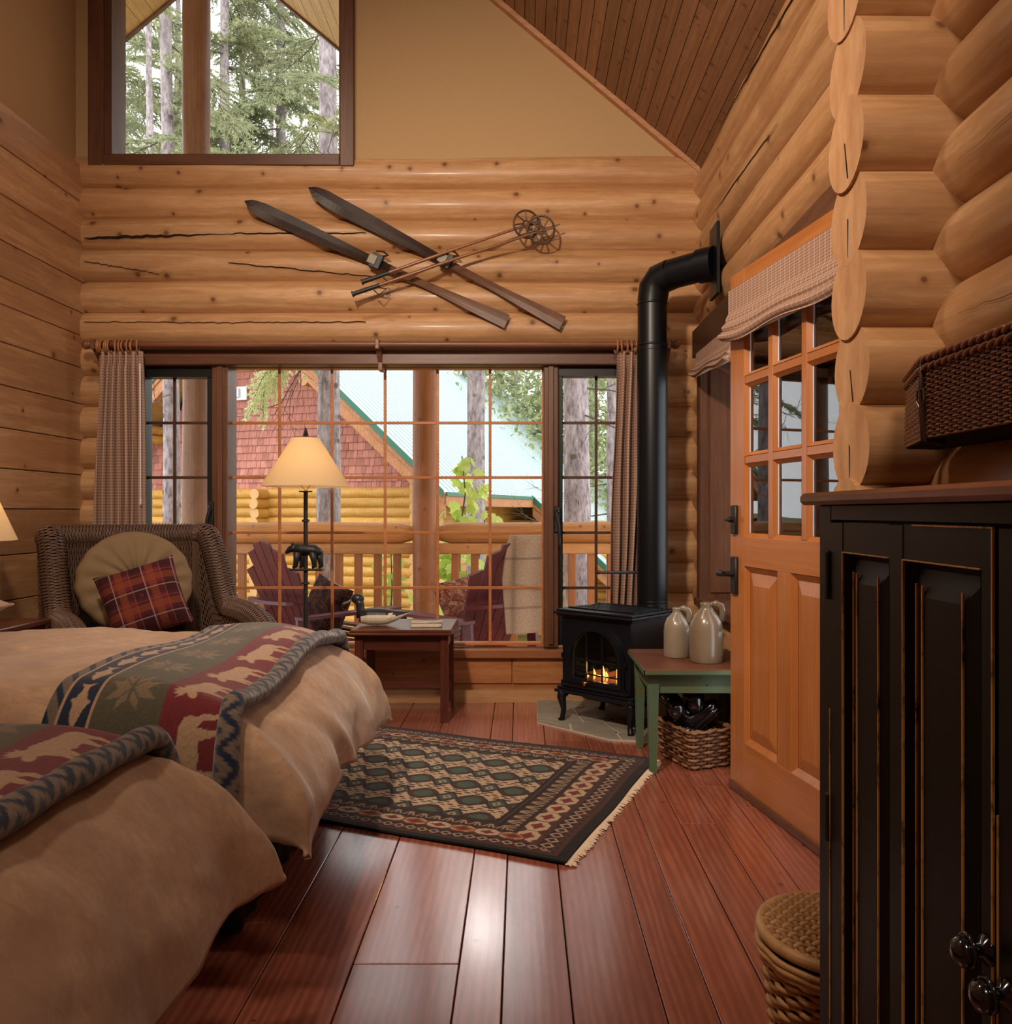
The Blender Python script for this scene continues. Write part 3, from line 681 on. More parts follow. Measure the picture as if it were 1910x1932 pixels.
# roof panels
def roofpoly(t0,t1,d0,d1,up0,up1,m=None):
    m=m or MB(); r=lambda t_:rz(t_) if t_>=TE else ZE+SLP*(t_-TE)
    return m.hexa([W(t0,d0,r(t0)+up0),W(t1,d0,r(t1)+up0),W(t1,d1,r(t1)+up0),W(t0,d1,r(t0)+up0),W(t0,d0,r(t0)+up1),W(t1,d0,r(t1)+up1),W(t1,d1,r(t1)+up1),W(t0,d1,r(t0)+up1)])
np_('roof_deck',roofpoly(TE+.05,TP,DF+.03,DBK,-.12,-.04),M['soffit'])
np_('roof_deck',roofpoly(TP,TL-.05,DF+.03,DBK,-.12,-.04),M['soffit'])
np_('metal_roof',roofpoly(TE,TP,DF,DBK,-.04,0),M['roofm']); np_('metal_roof',roofpoly(TP,TL,DF,DBK,-.04,0),M['green'])
DX=4.0; TX=TE-2.9
np_('metal_roof',roofpoly(TX,TE,DX,DBK+3,-.04,0),M['roofm'])
M['rib']=plain('metal_roof_rib',srgb(176,198,200),.4,.5,nz=.02)
d=DF+.2
while d<DBK:
    np_('roof_rib',roofpoly(TE if d<DX else TX,TP,d-.012,d+.012,0,.035),M['rib'],recalc=False); d+=.20 if d<8 else .3
# barge boards and green edge
def barge(t0,t1,d,parent=nb):
    np_('green_edge',roofpoly(t0,t1,d-.03,d,-.10,.03),M['green'],parent)
    np_('barge_board',roofpoly(t0,t1,d+.0,d+.05,-.20,-.02),M['fascia'],parent)
    np_('barge_board',roofpoly(t0,t1,d+.03,d+.09,-.44,-.16),M['fascia'],parent)
barge(TE,TP,DF-.04); barge(TP,TL,DF-.04); barge(TX,TE,DX-.05)
np_('eave_fascia',slab(TE-.03,TE,DF,DX,ZE-.24,ZE-.03),M['fascia']); np_('eave_edge',slab(TE-.05,TE-.02,DF,DX,ZE-.07,ZE-.0),M['green'])
np_('eave_beam',MB().tube([W(TE+.35,DF+.1,ZE-.14),W(TE+.35,DX,ZE-.14)],.11,12),M['nlog'],smooth=50)
# side porch wall deeper in
np_('porch_wall',slab(TX+.5,.1,DX+.6,DX+.75,-1.8,.9),M['nlog'])
for k in range(9): np_('log',MB().tube([W(TX+.6,DX+.55,-.9+.185*k+.1),W(0,DX+.55,-.9+.185*k+.1)],.10,12,True),M['nlog'],smooth=50)
# purlin ends under gable
for tt in (1.97,5.75): 
    for q in (0,1): np_('purlin_end',MB().tube([W(tt,-.5,rz(tt)-.42-.19*q),W(tt,.1,rz(tt)-.42-.19*q)],.095,12,True,0,1),[M['nlog'],M['nend']],smooth=50)
fx=np_('light_fixture',slab(3.74,3.90,-.10,.0,Z(743,15.9),Z(726,15.9)),plain('white_fixture',srgb(214,220,228),.5,.4))
np_('fixture_plate',slab(3.60,3.84,-.035,.0,Z(748,15.9),Z(722,15.9)),M['roofm'],fx)
# ---------------------------------------------------------------- trees
M['bark']=None
t=NT('grey_bark'); v=t.coords(scale=(1,1,.35),rnd=5); vo=t.new('ShaderNodeTexVoronoi'); t.l(v,vo.inputs[0]); vo.inputs['Scale'].default_value=26
n=t.noise(v,18,5,.7); col=t.ramp(n,[(.3,srgb(104,92,92)),(.5,srgb(158,146,146)),(.7,srgb(196,184,182))])
k=t.ramp(vo.outputs['Distance'],[(0.0,(0,0,0,1)),(.35,(1,1,1,1))]); col=t.mix(t.math('MULTIPLY',t.math('SUBTRACT',1,k),.35),col,srgb(84,70,66))
vk=t.coords(scale=(2.2,2.2,2.6),rnd=5); v2=t.new('ShaderNodeTexVoronoi'); t.l(vk,v2.inputs[0]); v2.inputs['Scale'].default_value=1.6
kk=t.ramp(v2.outputs['Distance'],[(.1,(1,1,1,1)),(.17,(0,0,0,1))]); col=t.mix(t.math('MULTIPLY',kk,.8),col,srgb(88,74,62))
t.bump(t.math('ADD',k,n),.9,.012); M['bark']=t.fin(col,.9,.1)
M['twig']=plain('dead_twig',srgb(104,92,84),.9,.1)
t=NT('spruce_needles'); oi=t.new('ShaderNodeObjectInfo'); v=t.coords(); n=t.noise(v,6,2)
col=t.ramp(n,[(.3,srgb(140,146,104)),(.7,srgb(210,210,164))]); col=t.mix(t.math('MULTIPLY',oi.outputs['Random'],.55),col,srgb(156,166,138)); t.p.inputs['Transmission Weight'].default_value=0
M['needle']=t.fin(col,.8,.1)
def transl(t,col,f):
    tl=t.new('ShaderNodeBsdfTranslucent'); t.val(tl.inputs[0],col); mx=t.new('ShaderNodeMixShader'); mx.inputs[0].default_value=f
    t.l(t.p.outputs[0],mx.inputs[1]); t.l(tl.outputs[0],mx.inputs[2]); t.l(mx.outputs[0],t.n['Material Output'].inputs[0])
transl(t,col,.5)
t=NT('maple_leaf'); oi=t.new('ShaderNodeObjectInfo'); col=t.mix(oi.outputs['Random'],srgb(170,196,84),srgb(222,228,140)); t.p.inputs['Subsurface Weight'].default_value=0; M['leaf']=t.fin(col,.5,.3); transl(t,col,.55)
t=NT('understory_leaf'); v=t.coords(); n=t.noise(v,3,2); col=t.ramp(n,[(.3,srgb(126,138,98)),(.7,srgb(182,190,140))]); M['uleaf']=t.fin(col,.7,.2); transl(t,col,.5)
def branch_mesh(name,L,seed,dens=1.0,droop=.35):
    r=random.Random(seed); m=MB(); 
    N=9; sp=[Vector((L*i/N,.06*math.sin(i*.9+seed),-droop*L*(i/N)**1.6)) for i in range(N+1)]
    m.tube(sp,[.016*(1-.85*i/N)+.002 for i in range(N+1)],4,False,0)
    nt=int(30*dens)
    for s_ in range(nt):
        u=.12+.88*s_/nt; i=min(N-1,int(u*N)); f_=u*N-i; p=sp[i].lerp(sp[i+1],f_)
        side=1 if s_%2 else -1; ll=L*.42*(1-u*.75)*r.uniform(.7,1.15)
        a=math.radians(r.uniform(38,65))*side; dr=r.uniform(-.35,-.05)
        d=Vector((math.cos(a),math.sin(a),dr)).normalized()
        m.tube([p,p+d*ll+Vector((0,0,-.12*ll))],[.004,.0015],3,False,0)
        nn=max(5,int(ll/.018))
        for q in range(nn):
            w=(q+.5)/nn; c=p+d*ll*w+Vector((0,0,-.12*ll*w*w))
            for j in range(2):
                aa=r.uniform(0,2*PI); nd=(d*.8+Vector((math.cos(aa)*.7,math.sin(aa)*.7,r.uniform(-.7,.4)))).normalized()*r.uniform(.05,.085)
                pr_=nd.cross(Vector((r.uniform(-1,1),r.uniform(-1,1),1))).normalized()*.010
                m.add([c-pr_,c+pr_,c+nd*1.0+pr_*.6,c+nd-pr_*.6],[(0,1,2,3)],1)
    me=bpy.data.meshes.new(name); me.from_pydata(m.v,[],m.f); me.materials.append(M['twig']); me.materials.append(M['needle']); me.polygons.foreach_set('material_index',m.m); return me
BR=[branch_mesh('branch_mesh',1.7,1),branch_mesh('branch_mesh',2.2,2,1.2,.28),branch_mesh('branch_mesh',1.3,3,.9,.5)]
def dead_mesh(seed,L=1.0):
    r=random.Random(seed); m=MB()
    def rec(p,d,l,rad,dep):
        q=p+d*l*.5+Vector((0,0,-.05*l)); e_=q+(d+Vector((r.uniform(-.3,.3),r.uniform(-.3,.3),r.uniform(-.3,.1)))).normalized()*l*.5
        m.tube([p,q,e_],[rad,rad*.75,rad*.4],4,False)
        if dep:
            for _ in range(3): 
                pp=p.lerp(e_,r.uniform(.3,.95)); rec(pp,(d+Vector((r.uniform(-.8,.8),r.uniform(-.8,.8),r.uniform(-.6,.3)))).normalized(),l*.55,rad*.5,dep-1)
    rec(Vector((0,0,0)),Vector((1,0,-.1)),L,.014,3)
    me=bpy.data.meshes.new('dead_branch_mesh'); me.from_pydata(m.v,[],m.f); me.materials.append(M['twig']); return me
DB=[dead_mesh(4),dead_mesh(9,1.4)]
def tree(label,x,y,r,H,lean,brs,zmin=3.0,group=None,seed=0,dead=8,len_sc=1.0):
    rr_=random.Random(seed); z0=gz(x,y)-.05
    o=thing('spruce_tree',label,'tree',(x,y,z0),0,group)
    N=26; pts=[(lean*(H*i/N),.02*math.sin(i),H*i/N) for i in range(N+1)]; rs_=[r*(1.12-.75*i/N)*(1+.03*math.sin(i*2.1+seed)) for i in range(N+1)]
    obj('trunk',MB().tube(pts,rs_,14),M['bark'],o,smooth=True)
    for i in range(brs):
        z=zmin+(H-zmin)*((i+rr_.random())/brs); a=rr_.uniform(0,2*PI); s_=len_sc*(1.25-.85*(z/H))*rr_.uniform(.75,1.15)
        inst('branch',rr_.choice(BR),o,(lean*z,0,z),(rr_.uniform(-.3,.3),rr_.uniform(-.15,.25),a),(s_,s_,s_))
    for i in range(dead):
        z=zmin*rr_.uniform(.45,1.2); a=rr_.uniform(0,2*PI); s_=rr_.uniform(.3,.8)
        inst('dead_branch',rr_.choice(DB),o,(lean*z,0,z),(rr_.uniform(-.3,.3),rr_.uniform(-.2,.3),a),(s_,s_,s_))
    return o
tree('thick pale grey trunk behind the lampshade, knotty bark',X(622,9.5),9.5,.142,14,-.003,26,7.2,seed=1,dead=9)
tree('slender grey trunk seen through the left side pane',X(330,10),10,.108,13,-.012,24,6.9,seed=2,dead=7)
tree('grey-brown trunk in front of the metal roof, right of the centre post',X(897,11.2),11.2,.134,15,.002,26,7.4,seed=3,dead=0)
tree('thickest rough-barked trunk seen through the right side pane',X(1092,9.3),9.3,.155,15,-.006,22,6.5,seed=4,dead=8)
tree('trunk partly hidden by the right curtain edge',X(1160,11.5),11.5,.11,13,-.003,22,5.0,seed=5,dead=6)
tree('dark trunk beyond the far eave of the cabin, in the left side pane',X(292,21),21,.17,16,-.01,30,5.6,seed=6,dead=8,len_sc=1.3)
tree('spruce behind the middle of the gable window',X(424,23.5),23.5,.2,24,.0,105,5.0,seed=7,dead=2,len_sc=1.9)
tree('spruce with drooping boughs filling the right half of the gable window',X(530,25),25,.2,25,.0,110,5.0,seed=8,dead=2,len_sc=2.0)
tree('spruce at the left edge of the gable window',X(225,24.5),24.5,.2,24,.0,95,5.0,seed=9,dead=2,len_sc=1.9)
tb=random.Random(21)
spots_=[]
for j in range(5):
    y0_=27+5.2*j
    for i in range(9):
        px=170+i*150+tb.uniform(-35,35)+(75 if j%2 else 0)
        if 470<px<880 and j>1: continue
        spots_.append((px,y0_+tb.uniform(-.8,.8)))
for i,(px,y) in enumerate(spots_):
    tree('distant spruce in the pale forest beyond the neighbouring cabin',X(px,y),y,tb.uniform(.12,.2),tb.uniform(17,24),tb.uniform(-.008,.008),26,2.0,group='distant forest trees',seed=30+i,dead=0,len_sc=1.35)
# leafy understory behind (leaf clouds)
def leafcloud(n,rx,ry,rz_,size,seed):
    r=random.Random(seed); m=MB()
    for _ in range(n):
        while True:
            p=Vector((r.uniform(-1,1),r.uniform(-1,1),r.uniform(-1,1)))
            if p.length<1: break
        c=Vector((p.x*rx,p.y*ry,p.z*rz_)); a=Vector((r.gauss(0,1),r.gauss(0,1),r.gauss(0,1))).normalized(); b=a.cross(Vector((r.gauss(0,1),r.gauss(0,1),r.gauss(0,1)))).normalized()
        s_=size*r.uniform(.6,1.2); m.add([c-a*s_,c+b*s_*.5,c+a*s_,c-b*s_*.5],[(0,1,2,3)])
    return m
lc=leafcloud(1500,1.7,1.4,1.8,.07,5); lme=None
for i,(px,y,z,s_) in enumerate(((960,25,3.4,1.6),(1010,27,5.6,1.5),(1100,24,2.6,1.6),(1150,26,4.6,1.7),(1060,29,4.0,1.4),(985,30,2.2,1.5),(1200,24,3.2,1.4),(255,26,3.2,1.7),(900,28,6.5,1.6))):
    o=thing('leafy_tree','broadleaf tree with loose yellow-green crown in the woods behind the metal roof','tree',(X(px,y),y,gz(X(px,y),y)),0,'broadleaf trees in the woods')
    if lme is None: c=obj('crown',lc,M['uleaf'],o,recalc=False); lme=c.data
    else: c=inst('crown',lme,o,(0,0,0))
    c.location=(0,0,z-o.location[2]); c.scale=(s_,s_,s_); c.rotation_euler=(0,0,i*1.3)
    obj('trunk',MB().tube([(0,0,0),(.1,0,z-o.location[2])],[.10,.05],6),M['bark'],o)
t=NT('pale_spruce_needles'); pc_=srgb(228,232,184); t.fin(pc_,.8,.1); transl(t,pc_,.5); M['pneedle']=t.mat
BRL=[]
for q in BR:
    c=q.copy(); c.materials[1]=M['pneedle']; BRL.append(c)
# hanging spruce bough in front of the shingle gable
bo=thing('hanging_bough','pale green spruce bough hanging over the shingle gable, top left of the big window','bough',tuple(P(575,640,9.1)))
inst('twig',BRL[0],bo,(0,0,0),(0,.62,PI+.15),(.6,.6,.6))
inst('twig',BRL[1],bo,(-.05,.0,.08),(.6,.75,PI+.3),(.42,.5,.5)); inst('twig',BRL[2],bo,(-.25,.0,-.12),(.3,.9,PI),(.6,.6,.6))
inst('twig',BRL[1],bo,(-.1,.05,.03),(0,.95,PI-.1),(.33,.33,.33)); inst('bare_twig',DB[1],bo,(.3,0,.1),(0,.7,PI),(.8,.5,.8)); inst('bare_twig',DB[0],bo,(.0,0,-.1),(0,1.2,PI),(.5,.5,.5))
# maple sapling outside the railing
def leaf_mesh():
    o=[(0,0),(.25,-.18),(.55,-.25),(.42,-.05),(.8,-.12),(.72,.05),(1.0,.0)]; 
    up=[(x,abs(y)+.02) for x,y in o]; pts=[(0,0),(.12,.30),(.30,.26),(.38,.48),(.55,.36),(.78,.40),(.76,.2),(1.0,0),(.76,-.2),(.78,-.40),(.55,-.36),(.38,-.48),(.30,-.26),(.12,-.30)]
    m=MB(); m.add([(x,y,.10*abs(y)-.12*x*x) for x,y in pts]+[(.4,0,-.02)],[(i,(i+1)%14,14) for i in range(14)])
    me=bpy.data.meshes.new('leaf_mesh'); me.from_pydata(m.v,[],m.f); me.materials.append(M['leaf']); return me
LMESH=leaf_mesh()
def sapling(label,pxs,Y,seed,size,zlo=-1.75,n=26):
    r=random.Random(seed); x0=X(pxs[0][0],Y); o=thing('maple_sapling',label,'sapling',(x0,Y,gz(x0,Y)-.03))
    pts=[Vector((0,0,0))]+[Vector((X(px,Y)-x0,r.uniform(-.05,.05),Z(py,Y)-o.location[2])) for px,py in pxs]
    obj('stem',MB().tube(pts,[.014-.010*i/len(pts) for i in range(len(pts))],5),M['twig'],o)
    for i in range(n):
        w=(i+.5)/n*(len(pts)-2)+1; k=min(len(pts)-2,int(w)); p=pts[k].lerp(pts[k+1],w-k)
        a=r.uniform(0,2*PI); off=Vector((math.cos(a),math.sin(a)*.7,r.uniform(-.2,.3)))*r.uniform(.03,.30)*(1.25-w/len(pts))
        s_=size*r.uniform(.7,1.2); inst('leaf',LMESH,o,p+off,(r.uniform(-.9,.9),r.uniform(.3,1.2),a),(s_,s_,s_))
sapling('yellow-green maple sapling rising above the porch rail beside the grey-brown trunk',[(866,1150),(868,1000),(878,930),(872,860)],8.6,1,.150,n=58)
sapling('maple sapling with its leaves showing low between the balusters, right of the centre post',[(850,1200),(850,1110),(845,1040)],8.9,2,.13,n=60)
sapling('maple sapling leaves low between the balusters left of the centre post',[(735,1200),(740,1110),(738,1035)],8.9,3,.13,n=56)
sapling('maple sapling spilling leaves right of the grey-brown trunk at rail height',[(905,1200),(900,1080),(918,960)],8.7,4,.13,n=52)
# ================================================================ BEDS
DUV=None
t=NT('tan_suede'); v=t.coords(); n1=t.noise(v,3.5,6,.7,.6); n2=t.noise(v,260,2)
v3=t.coords(scale=(3,9,6)); n3=t.noise(v3,5,5,.7,1.0)
col=t.ramp(n1,[(.32,srgb(154,120,94)),(.68,srgb(190,156,124))]); col=t.mix(t.math('MULTIPLY',t.ramp(n3,[(.35,(0,0,0,1)),(.7,(1,1,1,1))]),.6),col,srgb(138,106,84)); t.bump(n2,.15,.001)
t.p.inputs['Sheen Weight'].default_value=.25; DUV=t.fin(col,.95,.1)
M['skirt']=plain('dark_bed_skirt',srgb(30,22,20),.9,.1,nz=.6,scale=30)
M['mattress']=plain('mattress_ticking',srgb(190,180,165),.9,.1)
def smax(a,b,p=3.0): return (abs(a)**p+abs(b)**p)**(1/p)
def duvet_fn(x0,x1,ya,yb,zt,zb,seed,puff=.02,foot=.46,side=.30):
    """u along x (head->foot), v along y. returns point on the draped surface"""
    Lt=(x1-foot)-x0; arc=foot*1.25; Ls=side*1.2
    W_=(yb-ya-2*side*.55)
    def f(u,v,off=0.0):
        s=u*(Lt+arc); tt=v*(W_+2*Ls)-Ls
        if s<=Lt: x=x0+s; dx=0; th=0
        else:
            th=min(1,(s-Lt)/arc)*PI/2; x=x1-foot+foot*math.sin(th)**.9; dx=(zt-zb)*(1-math.cos(th))**1.05
        yc0=ya+side*.55; yc1=yb-side*.55
        if tt<0: ph=min(1,-tt/Ls)*PI/2; y=yc0-side*.55*math.sin(ph); dy=(zt-zb)*(1-math.cos(ph)); 
        elif tt>W_: ph=min(1,(tt-W_)/Ls)*PI/2; y=yc1+side*.55*math.sin(ph); dy=(zt-zb)*(1-math.cos(ph))
        else: ph=0; y=yc0+tt; dy=0
        d=min(smax(dx,dy,3.5),(zt-zb)*1.02); z=zt-d
        k=d/(zt-zb)
        y+= .012*math.sin(x*11+seed)*math.sin(v*5)
        # soft puffs on top, folds running down the foot
        z+= puff*(1-k)*(math.sin(x*4.1+seed)*math.sin(y*5.3+seed*2)+.5*math.sin(x*9+y*7+seed))
        fold=.55*math.sin(y*8+seed*3+1.5*math.sin(y*4+seed))+.22*math.sin(y*19+seed+2*math.sin(y*5))+1.1*math.exp(-((y-ya-.42-.25*k)/.05)**2)-.9*math.exp(-((y-ya-.34-.25*k)/.06)**2)
        x+= (.011*k+.006*max(0,math.sin(th)))*fold*(1 if th>0 else 0)*min(1,k*1.5)
        if ph>0: y+= (.014*k)*math.sin(x*13+seed*2)*(1 if tt>W_ else -1)
        # pull corners out and tuck
        if th>0 and ph>0:
            c=math.sin(th)*math.sin(ph); x+=.035*c; z+=.04*c*math.sin(th*2)
        if th>0: z-= .012*k*math.sin(y*4+seed)
        nrm=off
        if off:
            return Vector((x+off*math.sin(th),y+off*math.sin(ph)*(1 if tt>W_ else (-1 if tt<0 else 0)),z+off*math.cos(min(PI/2,max(th,ph)))))
        return Vector((x,y,z))
    f.Lt=Lt; f.arc=arc; f.W=W_; f.Ls=Ls; f.x0=x0
    return f
def solid_grid(fn,nu,nv,th,attr=None):
    """closed thin cloth: outer grid + turned-under hem"""
    m=MB(); b=0
    for j in range(nv+1):
        for i in range(nu+1): m.v.append(tuple(fn(i/nu,j/nv)))
    for j in range(nv):
        for i in range(nu): m.f.append((j*(nu+1)+i,j*(nu+1)+i+1,(j+1)*(nu+1)+i+1,(j+1)*(nu+1)+i)); m.m.append(0)
    return m
def make_bed(name,lab,x1,ya,yb,zt,zb,seed,duvlab):
    bd=thing(name,lab,'bed',((XL+x1)/2,(ya+yb)/2,0)); o=Vector(bd.location)
    ins=.14
    def q(m): m.v=[(a-o.x,b-o.y,c-o.z) for a,b,c in m.v]; return m
    obj('mattress',q(MB().bbox(XL+.06,x1-.20,ya+ins,yb-ins,.30,zt-.07,.05)),M['mattress'],bd)
    obj('box_base',q(MB().bbox(XL+.06,x1-.22,ya+ins+.01,yb-ins-.01,.14,.30,.01)),M['skirt'],bd)
    # gathered skirt
    m=MB()
    def sk_(u,v_):
        P_=2*(x1-.2-(XL+.05))+(yb-ya-2*ins); s=u*P_; Lx=x1-.2-(XL+.05); Ly=yb-ya-2*ins
        wv=.006*math.sin(s*60)
        if s<Lx: return Vector((XL+.05+s,ya+ins-.008-wv,.03+.28*v_))
        if s<Lx+Ly: return Vector((x1-.2+.012+wv,ya+ins+(s-Lx),.03+.28*v_))
        return Vector((x1-.2-(s-Lx-Ly),yb-ins+.008+wv,.03+.28*v_))
    m.grid(sk_,260,1); obj('bed_skirt',q(m),M['skirt'],bd,smooth=True)
    for sx in (XL+.15,x1-.32):
        for sy in (ya+ins+.08,yb-ins-.08): obj('leg',q(MB().tube([(sx,sy,0),(sx,sy,.15)],[.025,.03],10)),M['iron'],bd)
    f=duvet_fn(XL+.1,x1,ya,yb,zt,zb,seed)
    m=solid_grid(f,150,110,0)
    # hem: fold under, slightly inward
    n0=len(m.v); 
    d=obj('duvet',m,DUV,smooth=True); 
    sm=d.modifiers.new('thickness','SOLIDIFY'); sm.thickness=.018; sm.offset=-1
    tx=bpy.data.textures.new('wr','CLOUDS'); tx.noise_scale=.16; tx.noise_depth=2
    dm_=d.modifiers.new('wrinkle','DISPLACE'); dm_.texture=tx; dm_.strength=.028; dm_.texture_coords='GLOBAL'
    d['label']=duvlab; d['category']='duvet'
    return bd,f
ZT=.655
bed1,f1=make_bed('bed','far bed with dark skirt, nearer the window and wicker armchair',-.53,1.93,3.22,ZT,.30,1.3,'tan suede duvet on the far bed, folds hanging at its foot')
bed2,f2=make_bed('bed','near bed with dark skirt, filling the lower left corner',-.565,.42,1.80,ZT-.01,.28,4.1,'tan suede duvet on the near bed, drooping to a point at its foot corner')
# ---- woven throw blankets: pattern colours per vertex
def pip(poly,x,y):
    r=np.zeros(x.shape,bool); n=len(poly)
    for i in range(n):
        x0,y0=poly[i]; x1,y1=poly[(i+1)%n]
        if y0==y1: continue
        c=((y0>y)!=(y1>y))&(x<(x1-x0)*(y-y0)/(y1-y0)+x0); r^=c
    return r
MOOSE=[(.00,.62),(.05,.70),(.10,.74),(.05,.80),(.02,.90),(.07,.86),(.09,.95),(.13,.88),(.16,.97),(.19,.88),(.24,.93),(.22,.84),(.26,.80),(.34,.84),(.46,.80),(.62,.76),(.78,.74),(.86,.68),(.88,.58),(.86,.48),(.90,.36),(.88,.22),(.90,.04),(.86,.04),(.82,.22),(.82,.36),(.76,.46),(.74,.34),(.72,.20),(.74,.04),(.70,.04),(.66,.22),(.64,.42),(.50,.40),(.42,.42),(.40,.24),(.42,.04),(.38,.04),(.34,.22),(.32,.36),(.30,.20),(.28,.04),(.24,.04),(.25,.24),(.24,.42),(.20,.54),(.14,.60),(.08,.56),(.02,.56)]
FISH=[(0,.5),(.12,.66),(.35,.78),(.5,.98),(.56,.78),(.78,.62),(.86,.62),(1,.85),(.95,.5),(1,.15),(.86,.38),(.78,.38),(.6,.26),(.55,.05),(.45,.22),(.2,.28)]
LEAF=[(.5,0),(.52,.22),(.70,.06),(.66,.26),(.98,.22),(.76,.42),(1.0,.62),(.72,.60),(.72,.88),(.56,.68),(.5,1.0),(.44,.68),(.28,.88),(.28,.60),(0,.62),(.24,.42),(.02,.22),(.34,.26),(.30,.06),(.48,.22)]
rsd=np.random.RandomState(4)
def C(r,g,b): return np.array(srgb(r,g,b)[:3])
def throw_col(a,b):
    """a 0..1 across (head->foot), b metres along the length"""
    col=np.zeros(a.shape+(3,)); gray=C(112,98,84); navy=C(34,42,62); cream=C(176,142,112); olive=C(84,78,60); maroon=C(112,40,44); leafc=C(122,102,80)
    zig=np.abs(((b/.085)%1)-.5)*2
    z2=np.abs(((b/.085+ a*8)%1)-.5)*2
    m=a<.085; col[m]=np.where((z2[m]>.62)[:,None],navy,gray)
    m=(a>=.085)&(a<.105); col[m]=cream
    m=(a>=.105)&(a<.30); col[m]=navy
    bb=(b/.135)%1; aa=(a-.125)/.155; f=pip(FISH,bb*1.12-.05,aa)&m; col[f]=cream
    m=(a>=.30)&(a<.32); col[m]=cream
    m=(a>=.32)&(a<.655); col[m]=olive
    bb=(b/.215+.3)%1; aa=(a-.36)/.26; f=pip(LEAF,aa,bb*1.25-.1)&m; col[f]=leafc
    vein=f&((np.abs(aa-.5)<.02)|(np.abs(np.abs(aa-.5)-np.abs(bb*1.25-.55)*.8)<.02)); col[vein]=olive
    m=(a>=.655); col[m]=maroon
    bb=(b/.235+.15)%1; aa=(1-a-.01)/.32; f=pip(MOOSE,bb*1.08-.03,aa)&m; col[f]=cream
    col*= .78*(1+rsd.uniform(-.18,.18,a.shape))[...,None]
    return col
t=NT('woven_throw'); at=t.new('ShaderNodeVertexColor',layer_name='Col'); v=t.coords(); n=t.noise(v,500,2); t.bump(n,.4,.002); t.p.inputs['Sheen Weight'].default_value=.3; M['throw']=t.fin(at.outputs[0],.95,.1)
def roll_col(ang,b):
    gray=C(126,108,92); navy=C(36,46,68)
    k=np.abs(((b/.062)%1)-.5)*2; s=np.abs(((ang/(2*PI)*3+k*.9)%1)-.5)*2
    col=np.where((s>.52)[...,None],navy,gray); col=col*.75*(1+rsd.uniform(-.18,.18,ang.shape))[...,None]
    return col
def colattr(o,cols):
    me=o.data; ca=me.color_attributes.new('Col','FLOAT_COLOR','POINT'); a=np.ones((len(me.vertices),4),dtype=np.float32); a[:,:3]=cols.reshape(-1,3); ca.data.foreach_set('color',a.ravel())
def make_throw(f,xa,xb,lab,va,vb,skew=.0):
    tot=f.Lt+f.arc; full=f.W+2*f.Ls
    nu,nv=150,520
    U=np.linspace(0,1,nu+1); V=np.linspace(0,1,nv+1)
    vs=[]
    def pt(a,b,off=.016):
        v_=va+(vb-va)*b; x=xa+(xb-xa)*a+skew*(b-.5)
        s=x-f.x0; return f(s/tot,v_,off)
    # evaluate on coarse grid then interpolate linearly for speed
    cu,cv=24,90; G=np.array([[tuple(pt(i/cu,j/cv,.022)) for i in range(cu+1)] for j in range(cv+1)])
    def interp(u,v_):
        i=np.clip((u*cu).astype(int),0,cu-1); j=np.clip((v_*cv).astype(int),0,cv-1); fu=(u*cu-i)[...,None]; fv=(v_*cv-j)[...,None]
        return G[j,i]*(1-fu)*(1-fv)+G[j,i+1]*fu*(1-fv)+G[j+1,i]*(1-fu)*fv+G[j+1,i+1]*fu*fv
    UU,VV=np.meshgrid(U,V); Pn=interp(UU,VV)
    cols=throw_col(UU,VV*full*(vb-va))
    me=bpy.data.meshes.new('throw_blanket'); idx=np.arange((nu+1)*(nv+1)).reshape(nv+1,nu+1)
    F_=np.stack([idx[:-1,:-1],idx[:-1,1:],idx[1:,1:],idx[1:,:-1]],-1).reshape(-1,4)
    me.from_pydata(Pn.reshape(-1,3).tolist(),[],F_.tolist()); me.materials.append(M['throw']); me.polygons.foreach_set('use_smooth',[True]*len(me.polygons))
    o=bpy.data.objects.new('throw_blanket',me); COL.objects.link(o); colattr(o,cols); 
    so=o.modifiers.new('t','SOLIDIFY'); so.thickness=.008; so.offset=-1
    o['label']=lab; o['category']='throw blanket'
    # rolled hem
    nr,na=420,18; m=MB(); colr=[]
    R=.029
    for j in range(nr+1):
        b=j/nr; c=Vector(tuple(interp(np.array([1.0]),np.array([b]))[0])); c2=Vector(tuple(interp(np.array([1.0]),np.array([min(1,b+.01)]))[0])); c1=Vector(tuple(interp(np.array([1.0]),np.array([max(0,b-.01)]))[0]))
        d=(c2-c1).normalized(); xd=Vector((1,0,0)); xd=(xd-d*xd.dot(d)).normalized(); zd=xd.cross(d)*-1
        if zd.z<0: zd=-zd
        cc=c+xd*.010+zd*(R*.35)
        rr_=R*(1+.06*math.sin(j*.11))
        for k in range(na): a_=2*PI*k/na; m.v.append(tuple(cc+xd*(rr_*math.cos(a_))+zd*(rr_*math.sin(a_)*.85)))
    for j in range(nr):
        for k in range(na): m.f.append((j*na+k,j*na+(k+1)%na,(j+1)*na+(k+1)%na,(j+1)*na+k)); m.m.append(0)
    m.f.append(tuple(range(na))); m.f.append(tuple(nr*na+k for k in range(na))[::-1]); m.m+=[0,0]
    r=obj('rolled_hem',m,M['throw'],o,smooth=True,label='navy and grey patterned rolled hem')
    A,B=np.meshgrid(np.arange(na)*2*PI/na,np.arange(nr+1)/nr*full*(vb-va)); colattr(r,roll_col(A,B))
    return o
make_throw(f1,-1.155,-.785,'throw blanket with pale moose, leaf and fish bands across the far bed',.03,.97,.0)
make_throw(f2,-1.23,-.845,'throw blanket with moose band across the near bed, at the left edge',.05,.955,.0)
